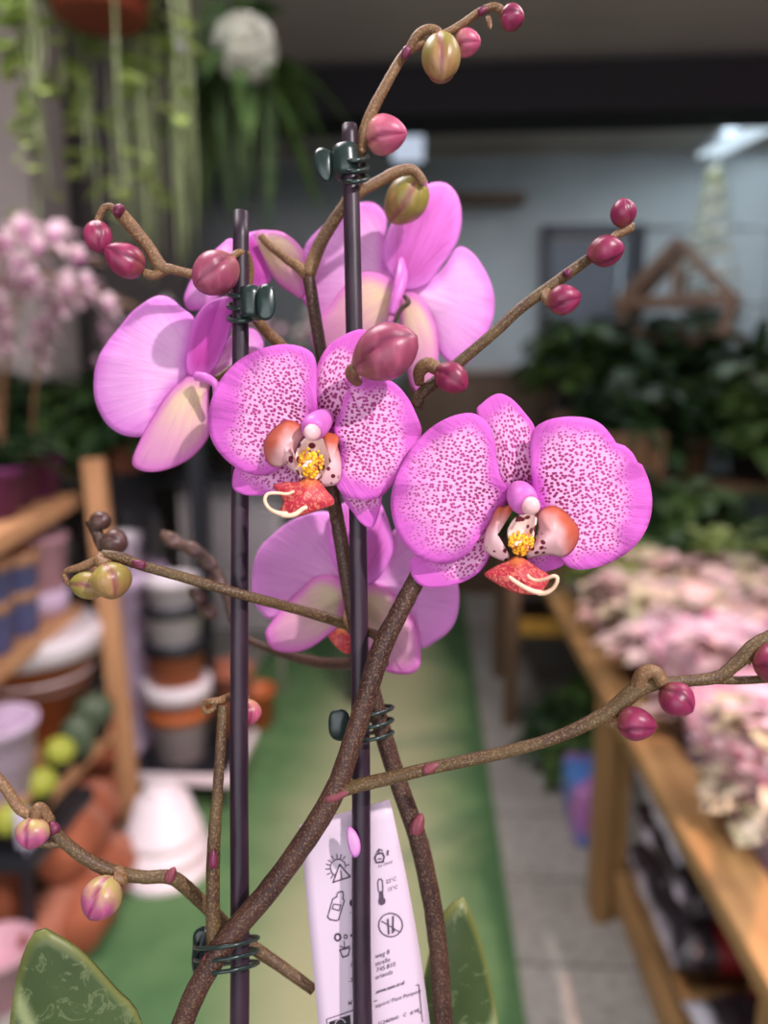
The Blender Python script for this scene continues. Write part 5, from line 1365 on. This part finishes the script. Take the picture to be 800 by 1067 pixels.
def strands(rr, n, r, L, w=.004):
    bm = bmesh.new()
    for k in range(n):
        a = rr.uniform(0, 2 * PI); q_ = r * rr.uniform(.5, 1.25); l = L * rr.uniform(.5, 1)
        sweep(bm, [Vector((.03 * math.cos(a), .03 * math.sin(a), .10)), Vector((q_ * .8 * math.cos(a), q_ * .8 * math.sin(a), .18)), Vector((q_ * 1.1 * math.cos(a), q_ * 1.1 * math.sin(a), .05)), Vector((q_ * 1.15 * math.cos(a), q_ * 1.15 * math.sin(a), .1 - l * .6)), Vector((q_ * 1.1 * math.cos(a + .1), q_ * 1.1 * math.sin(a + .1), .1 - l))], [w, w, w, w * .9, w * .4], 4, 0, 0, 3)
    return bm
obj('strands', strands(random.Random(2), 34, .065, .72), M_fgrass, h2)
q = at_y(246, 78, 2.3)
h3 = hang('hanging_white_orchid', 'hanging plant with a round white flower head and long green leaves', (q.x, 2.3, q.z), M_fdark, .07, .10)
obj('strands', strands(random.Random(3), 30, .085, .55, .005), M_fmid, h3)
bm = bmesh.new(); rr = random.Random(14)
for k in range(26):
    a = rr.uniform(0, 2 * PI); leaf(bm, Vector((0, 0, .06)), Vector((math.cos(a), math.sin(a), rr.uniform(-.9, .5))), rr.uniform(.18, .36), .034, .7, .3, 6)
for k in range(16):
    a = rr.uniform(0, 2 * PI); leaf(bm, Vector((-.02, 0, .10)), Vector((math.cos(a), math.sin(a), rr.uniform(.2, 1.2))), rr.uniform(.16, .26), .03, .4, .3, 6)
obj('leaves', bm, M_fmid, h3)
bm = bmesh.new()
q2 = at_y(255, 50, 2.2) - Vector((q.x, 2.3, q.z))
for k in range(120):
    n_ = Vector((rr.gauss(0, 1), rr.gauss(0, 1), rr.gauss(0, 1))).normalized()
    c_ = q2 + n_ * .07
    for w5 in range(5):
        an = 2 * PI * w5 / 5; s1 = n_.orthogonal().normalized(); u1 = n_.cross(s1)
        leaf(bm, c_, s1 * math.cos(an) + u1 * math.sin(an) + n_ * .4, .034, .014, .1, .1, 3)
s_ = bmesh.new(); bmesh.ops.create_icosphere(s_, subdivisions=2, radius=.062); bmesh.ops.translate(s_, vec=q2, verts=s_.verts); join(bm, s_)
obj('flower_head', bm, M_bwhite, h3)
# dark hanging box with a purple ribbon tip, its glow painted in
q = at_y(185, 44, 2.25)
lb = empty('dark_hanging_box', (q.x, 2.25, q.z)); tag(lb, 'small dark square box hanging between the upper left plants', 'hanging box')
bm = bmesh.new(); box(bm, q, (.07, .07, .09), bev=.006); obj('housing', bm, M_black, lb, False)
bm = bmesh.new(); sweep(bm, [q + Vector((0, 0, .04)), (q.x, q.y, ZC)], .003, 5); obj('cord', bm, M_black, lb)
tt = NT('lilac_glow'); e = tt.n('ShaderNodeEmission'); e.inputs[0].default_value = (.6, .4, .9, 1); e.inputs[1].default_value = 1.2; tt.t.links.new(e.outputs[0], tt.out.inputs[0])
bm = bmesh.new(); bmesh.ops.create_uvsphere(bm, u_segments=12, v_segments=8, radius=.012); bmesh.ops.scale(bm, vec=(1, 1, 1.6), verts=bm.verts); bmesh.ops.translate(bm, vec=q + Vector((.022, -.037, -.02)), verts=bm.verts); obj('ribbon_tip', bm, tt.m, lb)

# ------------------------------------------------------------------ light
def lamp(name, typ, loc, target, energy, color, **kw):
    l = bpy.data.lights.new(name, typ); l.energy = energy; l.color = color
    for k, v in kw.items(): setattr(l, k, v)
    o = bpy.data.objects.new(name, l); C.objects.link(o); o.location = loc
    o.rotation_euler = (Vector(target) - Vector(loc)).to_track_quat('-Z', 'Y').to_euler()
    return o
w = bpy.data.worlds.new('World'); sc.world = w; w.use_nodes = True
w.node_tree.nodes['Background'].inputs[0].default_value = (.95, .93, 1, 1); w.node_tree.nodes['Background'].inputs[1].default_value = .28
tgt = W(380, 480, .255)
key = tgt + (RT * .80 + UP * .85 - FW * 1.0).normalized() * 2.3
lamp('key_spot', 'SPOT', key, tgt, 245, (1, .94, .93), spot_size=math.radians(70), spot_blend=.6, shadow_soft_size=.035)
lamp('front_fill', 'AREA', (-.3, -1.6, 1.4), (0, 1.8, 1.7), 34, (.92, .95, 1), shape='RECTANGLE', size=2.5, size_y=1.8)  # added area fill behind the camera, tilted up to lift the ceiling
lamp('table_fill', 'AREA', (1.1, 1.1, 2.6), (1.0, 1.9, .3), 42, (1, .84, .88), shape='RECTANGLE', size=.9, size_y=1.2)  # added pinkish fill for the table plants and rail
lamp('left_pots_fill', 'AREA', (-.6, .9, 2.65), (-.95, 2.0, .4), 46, (1, .92, .95), shape='RECTANGLE', size=.7, size_y=1.2)  # added fill, set forward to brighten the camera-facing sides of the pots
lamp('ceiling_tubes_rear', 'AREA', (1.5, 4.35, 2.72), (1.4, 4.5, 0), 16, (.8, .9, 1), shape='RECTANGLE', size=1.6, size_y=.3)
lamp('added_wall_spot_mid', 'SPOT', (.25, 3.95, 2.0), (.3, 5.05, 1.62), 13, (.8, .92, 1), spot_size=math.radians(75), spot_blend=.9, shadow_soft_size=.15)  # added spot standing in for bluish window light on the back wall
lamp('added_wall_spot_right', 'SPOT', (1.9, 4.1, 2.1), (2.0, 5.05, 1.85), 16, (.8, .92, 1), spot_size=math.radians(75), spot_blend=.9, shadow_soft_size=.15)  # second added spot, for the window light at the wall's right

lamp('pink_grow_lamp', 'POINT', (2.0, 2.5, 2.62), (0, 0, 0), 7, (1, .55, .8), shadow_soft_size=.1)
lamp('grow_spot', 'SPOT', (1.15, -.45, 2.6), (.47, 1.35, .61), 330, (1, .55, .48), spot_size=math.radians(34), spot_blend=.4, shadow_soft_size=.004)
hb = hang('unseen_gobo_fern', 'unseen leafy plant added to break up the pink light on the pine table', (1.12, .36, 1.74), M_darkpot, .08, .1)  # out-of-view plant added so its fronds break the pink spot into patches
bm = bmesh.new(); rr = random.Random(21)
for k in range(24):
    a = rr.uniform(0, 2 * PI); e_ = rr.uniform(-.2, .9)
    leaf(bm, Vector((.05 * math.cos(a), .05 * math.sin(a), .1)), Vector((math.cos(a), math.sin(a), e_)), rr.uniform(.26, .46), rr.uniform(.016, .03), .5, .2, 6)
obj('fronds', bm, M_fmid, hb)
vs = sc.view_settings
vs.view_transform = 'Standard'; vs.look = 'None'; vs.exposure = 0; vs.gamma = 1; vs.use_curve_mapping = False
sc.display_settings.display_device = 'sRGB'
